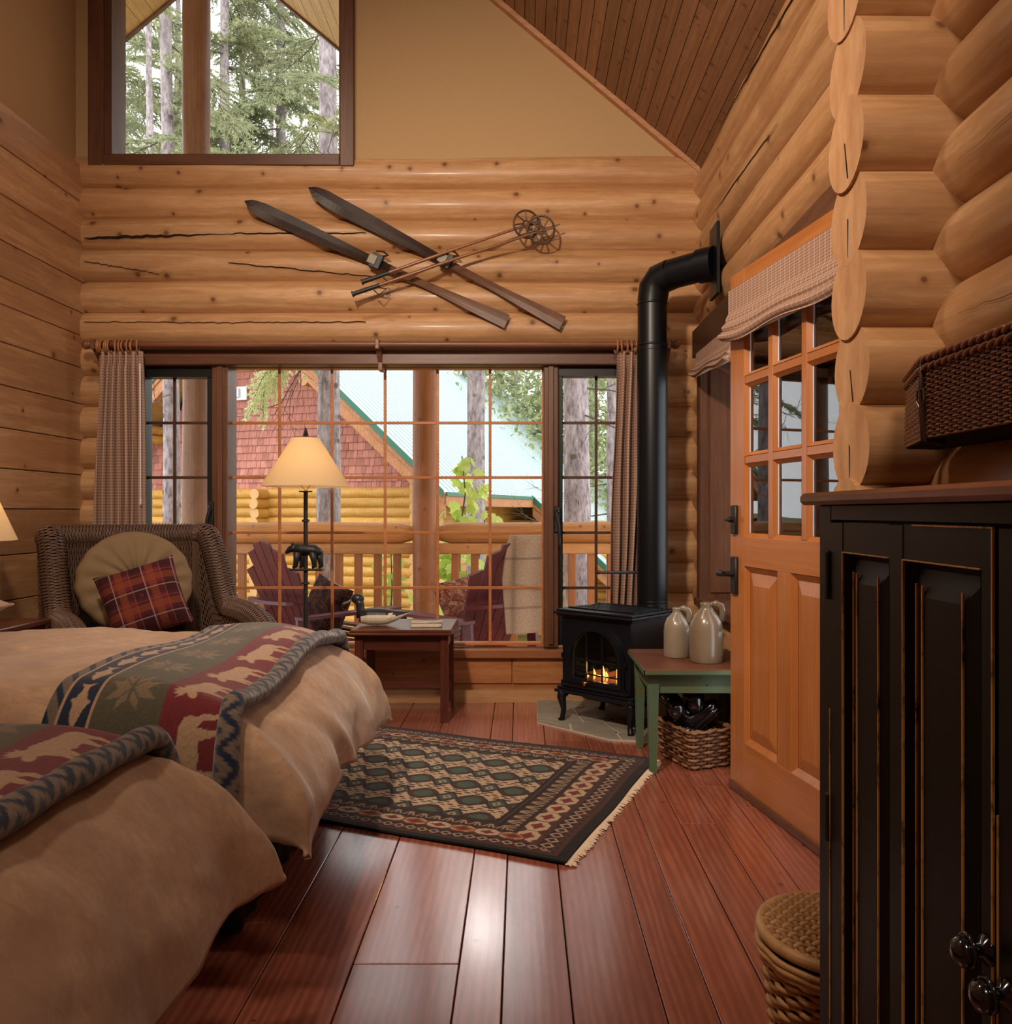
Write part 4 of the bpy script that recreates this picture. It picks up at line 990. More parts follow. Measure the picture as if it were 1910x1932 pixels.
# pillow edge at the head of the far bed
pm=MB(); 
def pil(u,v_,sgn):
    a=u*2-1;b=v_*2-1; e_=(1-abs(a)**3)*(1-abs(b)**3); return Vector((a*.30,b*.36,sgn*.085*max(0,e_)**.5))
pm.grid(lambda u,v_:pil(u,v_,1),16,16); pm.grid(lambda u,v_:pil(u,v_,-1),16,16)
o=obj('pillow',pm,DUV,smooth=True); o.location=(-2.20,2.72,ZT+.095); tag(o,'tan pillow at the head of the far bed, its piped corner at the left edge','pillow')
obj('piping',MB().tube([(-.30,-.36,0),(.30,-.36,0),(.30,.36,0),(-.30,.36,0)],.006,6,closed=True),DUV,o)
# ================================================================ RUG
RW,RLN=1.163,2.02
def rug_col(u,v_):
    """u metres from the fringed end, v metres from near long edge"""
    blk=C(26,19,19); brn=C(78,44,34); drk=C(46,28,26); crm=C(196,166,134); red=C(122,42,40); org=C(170,92,54); grn=C(70,84,70); 
    de=u; ds=np.minimum(v_,RW-v_)
    col=np.tile(drk,u.shape+(1,)); 
    # side (long edge) distance scaled to the same band index
    def band(dist,scale):
        return dist/scale
    bs=ds/.0105; be=de/.0165          # 20 units to the field
    inner=np.minimum(bs,be); useE=be<bs
    along=np.where(useE,v_,u); acr=inner
    unit=np.where(useE,.0165,.0105)
    def put(m,c): col[m]=c
    put(inner<2.2,blk)
    m=(inner>=2.2)&(inner<4.2); put(m,brn); f=m&((np.sin(along*170)+np.sin(inner*4))>.9); put(f,drk)
    m=(inner>=4.2)&(inner<7.2); put(m,drk); ph=(along/.045)%1; q=(inner-5.7)/1.5
    f=m&(np.abs(np.abs(ph-.5)*2-np.abs(q)*1.0-.15)<.22); put(f,crm*.8); f=m&(np.abs(ph-.5)<.1)&(np.abs(q)<.35); put(f,red)
    m=(inner>=7.2)&(inner<8.4); put(m,brn); put((inner>=7.2)&(inner<7.5),blk)
    # octagons
    m=(inner>=8.4)&(inner<13.8); put(m,brn)
    L=.092; ph=((along/L)%1-.5)*2; q=(inner-11.1)/2.6; k=np.floor(along/L)
    octg=m&(np.abs(ph)<.95)&(np.abs(q)<.95)&((np.abs(ph)+np.abs(q))<1.38); put(octg,crm)
    star=octg&((np.abs(ph)*.9+np.abs(q)*1.2<.62)|((np.abs(ph)<.55)&(np.abs(q)<.18))|((np.abs(q)<.6)&(np.abs(ph)<.15)))
    alt=(k%2==0)&~useE; put(octg&alt&(np.abs(ph)+np.abs(q)<1.1),org); col[star]=np.where(alt[star][:,None],C(96,44,34),red)
    m=(inner>=13.8)&(inner<14.8); put(m,drk)
    m=(inner>=14.8)&(inner<18); put(m,brn*.7); ph=(along/.052)%1; q=(inner-16.4)/1.6
    f=m&((np.abs(np.abs(ph-.5)*2-.5+q*.35)<.14)|(np.abs(ph-.5)<.06)); put(f,crm*.72)
    put((inner>=18)&(inner<20.5),blk)
    put((inner>=19)&(inner<19.6),brn)
    # field
    m=inner>=20.5; put(m,crm)
    PU,PV=.205,.150
    uu=u/PU; vv=v_/PV
    row=np.floor(vv); odd=(row%2)
    x=(((uu+odd*.5)%1)-.5)*2; y=((vv%1)-.5)*2
    # staggered green octagon guls with stepped dark outline, linked by striped bars
    r1=np.maximum(np.abs(x)*1.25,np.maximum(np.abs(y)*.98,(np.abs(x)*1.25+np.abs(y))*.74))
    f=m&(r1<.74); put(f,drk); f=m&(r1<.63); put(f,brn); f=m&(r1<.54); put(f,drk); f=m&(r1<.47); put(f,grn); f=m&(r1<.47)&(np.abs(np.sin(x*22+y*9))<.28)&(r1<.34); put(f,grn*1.45)
    # small diamonds between
    x2=(((uu+odd*.5+.5)%1)-.5)*2; d=np.abs(x2)*1.0+np.abs(y)*.62
    f=m&(d<.50); put(f,drk); f=m&(d<.36); put(f,grn*.9); f=m&(d<.18); put(f,crm*.9); f=m&(d<.09); put(f,grn)
    # hooks / bars
    f=m&(np.abs(np.abs(y)-.0)<.16)&(np.abs(x)>.60)&(np.abs(x)<.80)&(d>.50); put(f,red*.9)
    f=m&(np.abs(np.abs(y)-.62)<.07)&(np.abs(x2)<.36)&(np.abs(x2)>.05); put(f,drk)
    st_=m&(np.abs(np.abs(y)-.90)<.06)&(np.sin(x*16)>-.2); put(st_,drk)
    col*= .72*(1+rsd.uniform(-.2,.2,u.shape))[...,None]
    return col
ang=math.atan2(.390,-.921)
NUg,NVg=620,360
me=bpy.data.meshes.new('oriental_rug'); uu_,vv_=np.meshgrid(np.linspace(0,RLN,NUg+1),np.linspace(0,RW,NVg+1))
zz=.008+.0012*np.sin(uu_*9+vv_*3)
wav=.006*np.sin(vv_*7)*(uu_<.3)*(1-uu_/.3)
pts=np.stack([uu_+.004*np.sin(vv_*9),vv_+.004*np.sin(uu_*6),zz],-1).reshape(-1,3); idx=np.arange((NUg+1)*(NVg+1)).reshape(NVg+1,NUg+1)
F_=np.stack([idx[:-1,:-1],idx[:-1,1:],idx[1:,1:],idx[1:,:-1]],-1).reshape(-1,4); me.from_pydata(pts.tolist(),[],F_[:, ::-1].tolist()); 
t=NT('knotted_wool'); at=t.new('ShaderNodeVertexColor',layer_name='Col'); v=t.coords(); n=t.noise(v,420,2); t.bump(n,.5,.003); t.p.inputs['Sheen Weight'].default_value=.15; M['rug']=t.fin(at.outputs[0],.95,.08)
me.materials.append(M['rug']); rug=bpy.data.objects.new('oriental_rug',me); COL.objects.link(rug); colattr(rug,rug_col(uu_,vv_))
so=rug.modifiers.new('t','SOLIDIFY'); so.thickness=.007; so.offset=-1 if True else 1
# near right corner is the origin, u runs left/away, v runs away/right
rug.location=(.1375,2.547,.0); rug.rotation_euler=(0,0,ang); rug.scale=(1,-1,1)
tag(rug,'dark patterned oriental rug with cream field and white fringe on the plank floor','rug')
fr=MB(); r=random.Random(2)
for i in range(230):
    y=RW*i/229; l=r.uniform(.018,.034); dy=r.uniform(-.004,.004)
    fr.tube([(0.002,y,.006),(-l*.5,y+dy,.007),(-l,y+dy*2,.0035)],[.0028,.003,.0018],4,False)
o=obj('fringe',fr,plain('cream_fringe',srgb(206,184,160),.9,.1),rug,kind='stuff')
# ================================================================ FURNITURE
M['maho']=wood('mahogany_side_table',srgb(104,50,34),srgb(74,32,22),0,.28,0,8,spec=.6,var=.08,coat=.3)
M['mahoz']=wood('mahogany_upright',srgb(112,52,34),srgb(78,34,22),2,.3,0,8,spec=.6,var=.08,coat=.3)
# side table (front edge at Y 4.25, back 4.70)
st_=thing('side_table','dark red wooden side table with stretchers under the window, holding the duck','table',(-.623,4.47,0))
obj('table_top',MB().bbox(-.262,.262,-.225,.225,.470,.487,.004).bbox(-.268,.268,-.232,.232,.458,.472,.005),M['maho'],st_)
for sx in (-1,1):
    for sy in (-1,1): obj('leg',MB().bbox(sx*.222-.021,sx*.222+.021,sy*.165-.02,sy*.165+.02,0,.458,.002),M['mahoz'],st_)
for sy in (-1,1): obj('apron',MB().bbox(-.20,.20,sy*.165-.009,sy*.165+.009,.375,.458,.002),M['maho'],st_)
for sx in (-1,1): obj('apron',MB().bbox(sx*.222-.009,sx*.222+.009,-.145,.145,.375,.458,.002),M['maho'],st_)
for sx in (-1,1): obj('stretcher',MB().bbox(sx*.222-.011,sx*.222+.011,-.145,.145,.125,.165,.002),M['maho'],st_)
obj('stretcher',MB().bbox(-.212,.212,.02,.042,.135,.165,.002),M['maho'],st_)
# duck decoy
dk_=thing('duck_decoy','painted wooden duck decoy, black with white flank, on the dark red side table','decoy',(-.80,4.42,.488))
M['duckb']=plain('worn_black_paint',(.022,.020,.022,1),.35,.5,nz=.5,scale=40); M['duckw']=plain('chipped_white_paint',srgb(206,192,168),.6,.3,nz=.2,scale=50)
secs=[(-.07,.0,.010,.012,.03),(-.055,.0,.036,.032,.042),(-.02,.0,.052,.044,.046),(.03,.0,.056,.047,.047),(.08,.0,.052,.042,.047),(.13,.0,.036,.028,.052),(.17,.0,.018,.014,.062),(.20,.0,.006,.005,.070)]
top=MB();bot=MB(); n=20
ring=[]
for (x,y,ry,rzz,zc) in secs: ring.append([(x,y+ry*math.cos(2*PI*k/n),zc+rzz*math.sin(2*PI*k/n)) for k in range(n)])
for i in range(len(ring)-1):
    for k in range(n):
        q=[ring[i][k],ring[i][(k+1)%n],ring[i+1][(k+1)%n],ring[i+1][k]]; a=2*PI*(k+.5)/n
        white=math.sin(a)<(.34 if 1<=i<=4 else -.1) or (i==4 and math.sin(a)<.55 and False)
        (bot if white and i>=1 else top).add(q,[(0,1,2,3)])
obj('body',top,M['duckb'],dk_,smooth=True); obj('flank',bot,M['duckw'],dk_,smooth=True,label='white painted flank')
obj('wing_patch',MB().add([(.085,-.0485,.045),(.108,-.044,.047),(.118,-.034,.072),(.095,-.040,.070)],[(0,1,2,3)]).add([(.085,-.052,.045),(.108,-.0475,.047),(.118,-.0375,.072),(.095,-.0435,.070)],[(0,1,2,3)]),M['duckw'],dk_,label='white wing patch')
hd=MB().tube([(-.055,0,.045),(-.062,0,.085),(-.066,0,.115),(-.070,0,.135)],[.030,.022,.022,.026],14,True); hd.ball((-.078,0,.142),(.036,.026,.028),14,10); obj('head',hd,M['duckb'],dk_,smooth=True)
obj('bill',MB().tube([(-.105,0,.138),(-.125,0,.126),(-.150,0,.116),(-.160,0,.113)],[.013,.013,.012,.004],10,True,flat=.55),plain('grey_bill',srgb(120,112,112),.4),dk_,smooth=True)
obj('eye',MB().ball((-.090,-.0235,.148),.004,8,6),M['iron'],dk_)
# book
bk=thing('book','small paperback book with landscape cover lying beside the duck decoy','book',(-.505,4.40,.488),.06)
obj('pages',MB().bbox(-.078,.080,-.052,.052,.003,.020,.001),plain('book_pages',srgb(204,190,172),.9),bk)
t=NT('book_cover'); v=t.coords(); n=t.noise(v,18,3); col=t.ramp(n,[(.35,srgb(150,112,72)),(.5,srgb(188,176,150)),(.65,srgb(112,84,56))]); obj('cover',MB().bbox(-.082,.082,-.055,.055,.020,.0225,.0006).bbox(-.082,.082,-.055,.055,.0,.003,.0006),t.fin(col,.4),bk)
# floor lamp
lp=thing('floor_lamp','black iron floor lamp with bear figure and glowing cream shade','lamp',(X(577,4.22),4.22,0))
obj('base',MB().lathe([(.0,0),(.15,0),(.155,.012),(.14,.022),(.05,.03),(.02,.05),(.0,.05)],n=28),M['iron'],lp,smooth=40)
zb_=Z(1072,4.22); zs=Z(927,4.22)
obj('pole',MB().tube([(0,0,.03),(0,0,zs)],.0115,8).lathe([(.0,zs-.15-.01),(.020,zs-.15-.005),(.020,zs-.15+.005),(0,zs-.15+.01)],n=12).lathe([(.0,zb_-.085),(.020,zb_-.080),(.020,zb_-.072),(0,zb_-.067)],n=12).lathe([(0,zs-.004),(.034,zs-.004),(.034,zs+.002),(0,zs+.002)],n=18),M['iron'],lp,smooth=40)
obj('plate',MB().bbox(-.078,.090,-.028,.028,zb_-.012,zb_-.002,.003),M['iron'],lp)
# bear: body loft along x facing left, four legs, head
br=MB(); z0=zb_-.002
for pts,rs_,fl in (([(-.075,0,.100),(-.062,0,.102),(-.045,0,.104),(-.02,0,.100),(.015,0,.098),(.045,0,.096),(.065,0,.085),(.072,0,.07)],[.010,.022,.034,.039,.040,.040,.032,.012],.72),
               ([(-.045,-.0,.105),(-.065,-.0,.104),(-.080,0,.098),(-.094,0,.086),(-.103,0,.080)],[.030,.026,.021,.013,.009],.8)):
    br.tube([(a,b,c+z0) for a,b,c in pts],rs_,12,True,flat=fl)
for lx,ly,b_ in ((-.036,-.014,-.02),(-.022,.014,.0),(.040,-.014,.012),(.064,.012,.018)):
    br.tube([(lx,ly,z0+.085),(lx+b_*.4,ly,z0+.045),(lx+b_*.7,ly,z0+.012),(lx+b_*.7-.012,ly,z0+.006)],[.024,.015,.012,.008],9)
br.ball((-.066,.012,z0+.128),.007,8,6); br.ball((-.066,-.012,z0+.128),.007,8,6)
obj('bear_figure',br,M['iron'],lp,smooth=True,label='black cast bear figure walking left')
zt0,zt1=Z(918,4.22),Z(827,4.22)
t=NT('lamp_shade_linen'); v=t.coords(scale=(1,1,1)); n=t.noise(v,220,2); t.bump(n,.2,.001)
t.p.inputs['Base Color'].default_value=srgb(236,214,176); t.p.inputs['Roughness'].default_value=.9
tl=t.new('ShaderNodeBsdfTranslucent'); tl.inputs[0].default_value=srgb(240,208,150); mx=t.new('ShaderNodeMixShader'); mx.inputs[0].default_value=.5
t.l(t.p.outputs[0],mx.inputs[1]); t.l(tl.outputs[0],mx.inputs[2]); t.l(mx.outputs[0],t.n['Material Output'].inputs[0]); M['shade']=t.mat
def shade(name,parent,r0,r1,z0,z1,mat):
    m=MB().lathe([(r0,z0),(r0,z0+.004),((r0+r1)/2,(z0+z1)/2),(r1,z1)],n=48); m.f=[f for f in m.f if len(f)==4]; m.m=m.m[:len(m.f)]
    return obj(name,m,mat,parent,smooth=True,recalc=False)
shade('lamp_shade',lp,.222,.070,zt0,zt1,M['shade'])
obj('harp',MB().tube([(0,0,zs),(.03,0,zs+.04),(.05,0,zs+.12),(.03,0,zt1-.01),(0,0,zt1),(-.03,0,zt1-.01),(-.05,0,zs+.12),(-.03,0,zs+.04),(0,0,zs)],.002,6).tube([(-.07,0,zt1-.004),(.07,0,zt1-.004)],.0018,5),plain('brass',srgb(190,120,60),.3,.5,1),lp,smooth=40)
bulb=obj('bulb',MB().ball((0,0,zs+.10),(.03,.03,.04)),emis('warm_bulb',(1,.62,.30,1),14),lp,smooth=True)
fin=MB(); 
for q,(ra,za) in enumerate(((.019,0),(.015,.011),(.011,.022),(.007,.031))): fin.lathe([(0,zt1+.010+za-.002),(ra,zt1+.010+za),(ra*.35,zt1+.010+za+.014),(0,zt1+.010+za+.018)],n=9)
fin.tube([(0,0,zt1-.01),(0,0,zt1+.012)],.003,6); obj('finial',fin,M['iron'],lp,label='small black pine tree finial')
point('floor_lamp_light',(lp.location.x,4.22,zs+.11),3.6,(1,.66,.36),.03)
# ================================================================ WICKER CHAIR
M['wick']=plain('dark_wicker',srgb(92,68,54),.4,.5,nz=.45,scale=60); M['wickb']=plain('wicker_shadow_core',srgb(26,18,14),.9,.1)
def weave(S,nu,nv,rw,amp,m=None,stake=None,perseg=1,closed=False,sides=4):
    """strands along v at nu columns, undulating over nv ribs on surface S(u,v)->(p,n)"""
    m=m or MB()
    for i in range(nu):
        u=(i+.5)/nu; pts=[]
        for j in range(nv*perseg+1):
            v_=j/(nv*perseg); p,nn=S(u,v_); k=math.cos(PI*j/perseg+PI*i)
            pts.append(p+nn*(amp*k))
        m.tube(pts,rw,sides,False)
    return m
ch=thing('wicker_armchair','dark brown rolled-rim wicker armchair in the corner behind the beds','armchair',(-1.85,4.10,0),math.radians(43))
# plan curve (local, facing -y): arms at sides, back at +y
def plan(s):
    """s -1..1 -> plan point & height of rim"""
    a=abs(s); sg=-1 if s<0 else 1
    # back: half width .36 at y=.34 ; side goes to front y=-.42
    if a<.42: x=.36*a/.42*.92; y=.345-.02*(a/.42)**2
    elif a<.56:
        q=(a-.42)/.14; x=.331+.055*math.sin(q*PI/2); y=.325-.085*(1-math.cos(q*PI/2))
    else:
        q=(a-.56)/.44; x=.386+.035*math.sin(q*PI*.5); y=.24-.68*q
    if a<.55: z=1.015
    elif a<.74: q=(a-.55)/.19; z=1.015-.385*(.5-.5*math.cos(PI*q))
    else: q=(a-.74)/.26; z=.63-.01*q-.09*q**3
    return Vector((x*sg,y,0)),z
def inner(u,v_):
    s=-1+2*u; p,z=plan(s); p2,_=plan(min(1,s+.01)); p1,_=plan(max(-1,s-.01)); d=(p2-p1).normalized(); nn=Vector((d.y,-d.x,0))
    if nn.dot(p-Vector((0,-.1,0)))>0: nn=-nn
    zz_=.30+(z-.03-.30)*v_; return p+Vector((0,0,zz_))+nn*(.045-.03*(1-v_)),nn
def outer(u,v_):
    s=-1+2*u; p,z=plan(s); p2,_=plan(min(1,s+.01)); p1,_=plan(max(-1,s-.01)); d=(p2-p1).normalized(); nn=Vector((d.y,-d.x,0))
    if nn.dot(p-Vector((0,-.1,0)))<0: nn=-nn
    zz_=.10+(z-.02-.10)*v_; return p+Vector((0,0,zz_))+nn*(.045-.02*(1-v_)),nn
_S=[i/400*2-1 for i in range(401)]; _Q=[plan(q)[0]+Vector((0,0,plan(q)[1])) for q in _S]; _A=[0]
for i in range(400): _A.append(_A[-1]+(_Q[i+1]-_Q[i]).length)
def rim(u,v_):
    L=u*_A[-1]; i=min(399,max(0,int(np.searchsorted(_A,L))-1)); s=_S[i]+(L-_A[i])/max(1e-9,_A[i+1]-_A[i])*(_S[i+1]-_S[i])
    i0=max(0,i-3); i1=min(400,i+4); T=(_Q[i1]-_Q[i0]).normalized(); p,z=plan(s)
    nn=Vector((T.y,-T.x,0)); 
    if nn.length<1e-4: nn=Vector((1,0,0))
    nn.normalize()
    if nn.dot(p-Vector((0,-.1,0)))<0: nn=-nn
    B=T.cross(nn); B=-B if B.z<0 or (abs(B.z)<.05 and B.y>0) else B
    a=PI*(-.25+1.5*v_); r_=.056; dd=nn*(-math.cos(a))+B*math.sin(a)
    return p+Vector((0,0,z-.045))+dd*r_, dd
core=MB(); 
core.grid(lambda u,v_:inner(u,v_)[0]-inner(u,v_)[1]*.006,80,8); core.grid(lambda u,v_:outer(u,v_)[0]-outer(u,v_)[1]*.006,80,8); core.grid(lambda u,v_:rim(u,v_)[0]-rim(u,v_)[1]*.006,80,6)
obj('shell',core,M['wickb'],ch,smooth=True)
obj('back_weave',weave(inner,190,22,.0042,.0045),M['wick'],ch,kind='stuff',smooth=True,recalc=False)
obj('outer_weave',weave(outer,190,22,.0042,.0045),M['wick'],ch,kind='stuff',smooth=True,recalc=False)
obj('rim_weave',weave(rim,330,10,.0043,.0035,perseg=2),M['wick'],ch,kind='stuff',smooth=True,recalc=False)
for sx in (-1,1):
    def af(u,v_,sx=sx):
        a=2*PI*u; r_=.058*v_; p,z=plan(sx); return Vector((p.x+math.cos(a)*r_,p.y-.005,z-.045+math.sin(a)*r_)),Vector((0,-1,0))
    m=MB(); 
    for q in range(1,9): m.tube([af(k/24,q/8)[0] for k in range(24)],.004,4,closed=True)
    m.grid(lambda u,v_:af(u,v_)[0]+Vector((0,.004,0)),20,2)
    obj('arm_end',m,M['wick'],ch)
    def fr_(u,v_,sx=sx): return Vector((sx*(.421)+(u-.5)*.09,-.445,.10+.44*v_)),Vector((0,-1,0))
    obj('front_weave',weave(fr_,10,24,.0042,.004),M['wick'],ch,kind='stuff')
    for sy in (-.42,.30): obj('leg',MB().tube([(sx*.36,sy,0),(sx*.37,sy,.30)],[.018,.022],10),M['wick'],ch)
obj('seat_frame',MB().bbox(-.36,.36,-.44,.31,.22,.33,.02),M['wickb'],ch)
M['velvet']=plain('olive_beige_velvet',srgb(120,98,72),.85,.2,nz=.12,scale=8,bump=.1)
obj('seat_cushion',MB().bbox(-.35,.35,-.45,.28,.33,.46,.045),M['velvet'],ch,smooth=True)
# round tufted back cushion
rc_=MB(); 
def rcf(u,v_):
    a=2*PI*u; 
    if v_<.5: w=v_*2; side=1
    else: w=(1-v_)*2; side=-1
    R=.275*math.sin(w*PI/2)**.85; th=.085*math.cos(w*PI/2)**.45 if w<1 else 0
    dim=1-.75*math.exp(-(R/.055)**2); pleat=1+.07*math.sin(a*16+.6*math.sin(a*3))*(1 if .04<R<.25 else 0)
    return Vector((R*math.cos(a)*(1+.012*math.sin(a*16)),-side*th*dim*pleat,R*math.sin(a)*.97))
rc_.grid(rcf,128,34)
rcu=obj('round_cushion',rc_,M['velvet'],smooth=True); rcu.location=Vector((-1.915,4.085,.745)); rcu.scale=(.97,.97,.95); rcu.rotation_euler=(math.radians(-14),0,math.radians(36)); tag(rcu,'round tufted beige velvet cushion propped in the wicker armchair','cushion')
obj('button',MB().ball((0,-.030,0),(.016,.01,.016),10,8),M['velvet'],rcu)
# plaid pillow
t=NT('maroon_plaid'); tc=t.new('ShaderNodeTexCoord'); sp=t.new('ShaderNodeSeparateXYZ'); t.l(tc.outputs['UV'],sp.inputs[0]); n=t.noise(tc.outputs['UV'],90,2)
def band_(o,freq,ph,wd): 
    f=t.math('FRACT',t.math('ADD',t.math('MULTIPLY',o,freq),ph)); return t.math('LESS_THAN',t.math('ABSOLUTE',t.math('SUBTRACT',f,.5)),wd)
col=srgb(96,36,40)
col=t.mix(t.math('MULTIPLY',band_(sp.outputs[0],2.6,.2,.2),.6),col,srgb(40,24,26)); col=t.mix(t.math('MULTIPLY',band_(sp.outputs[1],2.6,.1,.2),.6),col,srgb(40,24,26))
col=t.mix(t.math('MULTIPLY',band_(sp.outputs[0],2.6,.75,.12),.5),col,srgb(128,66,36)); col=t.mix(t.math('MULTIPLY',band_(sp.outputs[1],2.6,.65,.12),.5),col,srgb(128,66,36))
for ax in (0,1):
    col=t.mix(t.math('MULTIPLY',band_(sp.outputs[ax],2.6,.0,.020),.5),col,srgb(170,142,134)); col=t.mix(t.math('MULTIPLY',band_(sp.outputs[ax],2.6,.42,.013),.4),col,srgb(140,84,78))
col=t.mix(t.math('MULTIPLY',n,.3),col,srgb(60,26,28)); t.bump(n,.4,.003); M['plaid']=t.fin(col,.9,.1)
def pillow(w,h,th,pw=3,n=26):
    m=MB()
    for s_ in (1,-1):
        def f(u,v_,s_=s_):
            a=u*2-1;b=v_*2-1; e_=max(0,(1-abs(a)**pw)*(1-abs(b)**pw)); pin=1-.06*(1-abs(b)**2)*abs(a)**4 ; pin2=1-.06*(1-abs(a)**2)*abs(b)**4
            return Vector((a*w/2*pin,s_*th/2*e_**.55,b*h/2*pin2))
        m.grid(f,n,n,uvfn=lambda u,v_:(u,v_))
    return m
pp=obj('plaid_pillow',pillow(.35,.34,.18),M['plaid'],smooth=True); pp.location=(X(272,3.80),3.80,Z(1132,3.80)); pp.rotation_euler=(math.radians(-20),math.radians(-17),math.radians(24)); tag(pp,'maroon plaid square pillow leaning on the round cushion','pillow')
obj('button',MB().ball((0,-.088,0),(.010,.005,.010),8,6),M['plaid'],pp)
# ================================================================ HEARTH
M['slate']=plain('grey_hearth_stone',srgb(138,130,116),.6,.3,nz=.25,scale=14,bump=.3); M['grout']=plain('pale_grout',srgb(186,176,158),.9,.1)
def fp(px,py): 
    s=(py-VY)/CAMH; return ((px-VX)/s,F/s)
outl=[fp(1013,1322),fp(1014,1364),fp(1150,1397),fp(1245,1402),(1.02,3.72),(1.02,4.79),(.11,4.79)]
he=obj('hearth_slab',MB().prism(outl,-.004,.006,'z'),M['grout']); tag(he,'grey stone hearth slab set in the plank floor under the stove','hearth')
def clip(poly,a,b,c):
    out=[]; n=len(poly)
    for i in range(n):
        p,q=poly[i],poly[(i+1)%n]; dp=a*p[0]+b*p[1]-c; dq=a*q[0]+b*q[1]-c
        if dp<=0: out.append(p)
        if (dp<0<dq) or (dq<0<dp): t_=dp/(dp-dq); out.append((p[0]+(q[0]-p[0])*t_,p[1]+(q[1]-p[1])*t_))
    return out
rh=random.Random(8); sites=[]
for i in range(5):
    for j in range(5): sites.append((.20+.21*i+rh.uniform(-.07,.07),3.62+.27*j+rh.uniform(-.08,.08)))
for s0 in sites:
    poly=list(outl)
    for s1 in sites:
        if s1==s0: continue
        a,b=s1[0]-s0[0],s1[1]-s0[1]; L=math.hypot(a,b); c=(s1[0]**2+s1[1]**2-s0[0]**2-s0[1]**2)/2
        poly=clip(poly,a/L,b/L,c/L-.0055)
        if len(poly)<3: break
    if len(poly)>=3:
        cx=sum(p[0] for p in poly)/len(poly); cy=sum(p[1] for p in poly)/len(poly)
        poly=[(cx+(p[0]-cx)*.985,cy+(p[1]-cy)*.985) for p in poly]
        obj('stone',MB().prism(poly,.004,.012+rh.uniform(0,.002),'z'),M['slate'],he)
# ================================================================ STOVE
sv=thing('gas_stove','black cast iron stove with arched window and glowing fire on the stone hearth','stove',(.36,4.13,.012),math.radians(-43.0))
BW=.235
def R(name,m,mat=None,**k): return obj(name,m,mat or M['black'],sv,**k)
# local: front at y=0 facing -y, depth to .40
R('body',MB().box(-BW+.02,-BW+.035,.02,.38,.17,.56).box(BW-.035,BW-.02,.02,.38,.17,.56).box(-BW+.02,BW-.02,.37,.385,.17,.56).box(-BW+.02,BW-.02,.02,.38,.17,.185).box(-BW+.02,BW-.02,.02,.38,.545,.56))
R('base_moulding',MB().bbox(-BW-.015,BW+.015,-.012,.395,.150,.166,.004).bbox(-BW-.005,BW+.005,.0,.385,.166,.182,.004))
R('top_plate',MB().bbox(-BW-.004,BW+.004,-.004,.388,.545,.556,.003).bbox(-BW-.018,BW+.018,-.02,.40,.556,.570,.005).bbox(-BW-.005,BW+.005,-.008,.39,.570,.582,.004))
m=MB()
for i in range(13):
    x=-.17+.34*i/12
    m.bar((x-.03,.07,.586),(x+.03,.31,.586),.004,.006); m.bar((x+.03,.07,.586),(x-.03,.31,.586),.004,.006)
m.box(-.21,.21,.058,.068,.580,.590).box(-.21,.21,.312,.322,.580,.590); R('top_grille',m)
# front plate with arched hole
def arch(w_,zb__,zc,n=22):
    p=[(-w_,zb__),(-w_,zc)]+[(w_*math.cos(PI-PI*i/n),zc+w_*math.sin(PI-PI*i/n)) for i in range(1,n)]+[(w_,zc),(w_,zb__)]
    return p
def ringplate(m,inn,out,y0,y1):
    n=len(inn); v=[(p[0],y0,p[1]) for p in inn]+[(p[0],y0,p[1]) for p in out]+[(p[0],y1,p[1]) for p in inn]+[(p[0],y1,p[1]) for p in out]; f=[]
    for i in range(n):
        j=(i+1)%n; f+= [(i,j,n+j,n+i),(2*n+i,3*n+i,3*n+j,2*n+j),(i,2*n+i,2*n+j,j),(n+i,n+j,3*n+j,3*n+i)]
    m.add(v,f)
inn=arch(.150,.235,.335); outp=[]
for (x,z) in inn:
    dx,dz=x,z-.36; k=min((BW-.02)/abs(dx) if dx else 9,( .20/abs(dz)) if dz else 9); outp.append((dx*k,.36+dz*k))
m=MB(); ringplate(m,inn,outp,.018,.032); R('front_plate',m)
m=MB(); ringplate(m,arch(.150,.235,.335),arch(.172,.213,.335),-.004,.02); ringplate(m,arch(.168,.217,.335),arch(.184,.201,.335),.004,.02); R('door_frame',m,smooth=30)
m=MB(); m.box(-.15,.15,.004,.012,.330,.338).box(-.15,.15,.004,.012,.262,.268)
for x in (-.05,.05): m.box(x-.003,x+.003,.004,.012,.235,.475)
R('door_bars',m)
R('window_pane',MB().add([(p[0],.022,p[1]) for p in arch(.150,.235,.335)],[tuple(range(25))]),M['glass'])
R('ash_lip',MB().bbox(-.21,.21,-.006,.02,.186,.200,.003))
R('door_knob',MB().tube([(-.035,.0,.222),(-.035,-.018,.222)],.005,8).ball((-.035,-.026,.222),(.012,.010,.012),12,8),plain('copper',srgb(200,120,80),.25,.5,1),smooth=40,label='small copper knob')
M['flame']=emis('gas_flame',(1,.46,.12,1),1.0); M['logc']=plain('charred_log',srgb(92,56,34),.9,.1,nz=.5,scale=30)
m=MB(); rfl=random.Random(6)
for i in range(3):
    x=-.10+.10*i; m.tube([(x-.045,.12,.222),(x+.045,.20,.25+.01*(i%2))],[.022,.02],9,True)
m.tube([(-.12,.10,.215),(.12,.11,.218)],[.02,.02],9,True); R('fire_logs',m,M['logc'])
m=MB()
for i,(x,h) in enumerate(((-.105,.03),(-.060,.055),(.0,.075),(.02,.05),(.085,.07),(.115,.045))):
    m.tube([(x,.085,.225),(x+.004,.085,.225+h*.5),(x-.003,.085,.225+h)],[.008,.010,.001],8,True,flat=.5)
R('flames',m,M['flame'],smooth=True)
fl_=sv.matrix_basis@Vector((.01,.06,.29)); point('stove_fire_light',tuple(fl_),1.2,(1,.5,.18),.03)
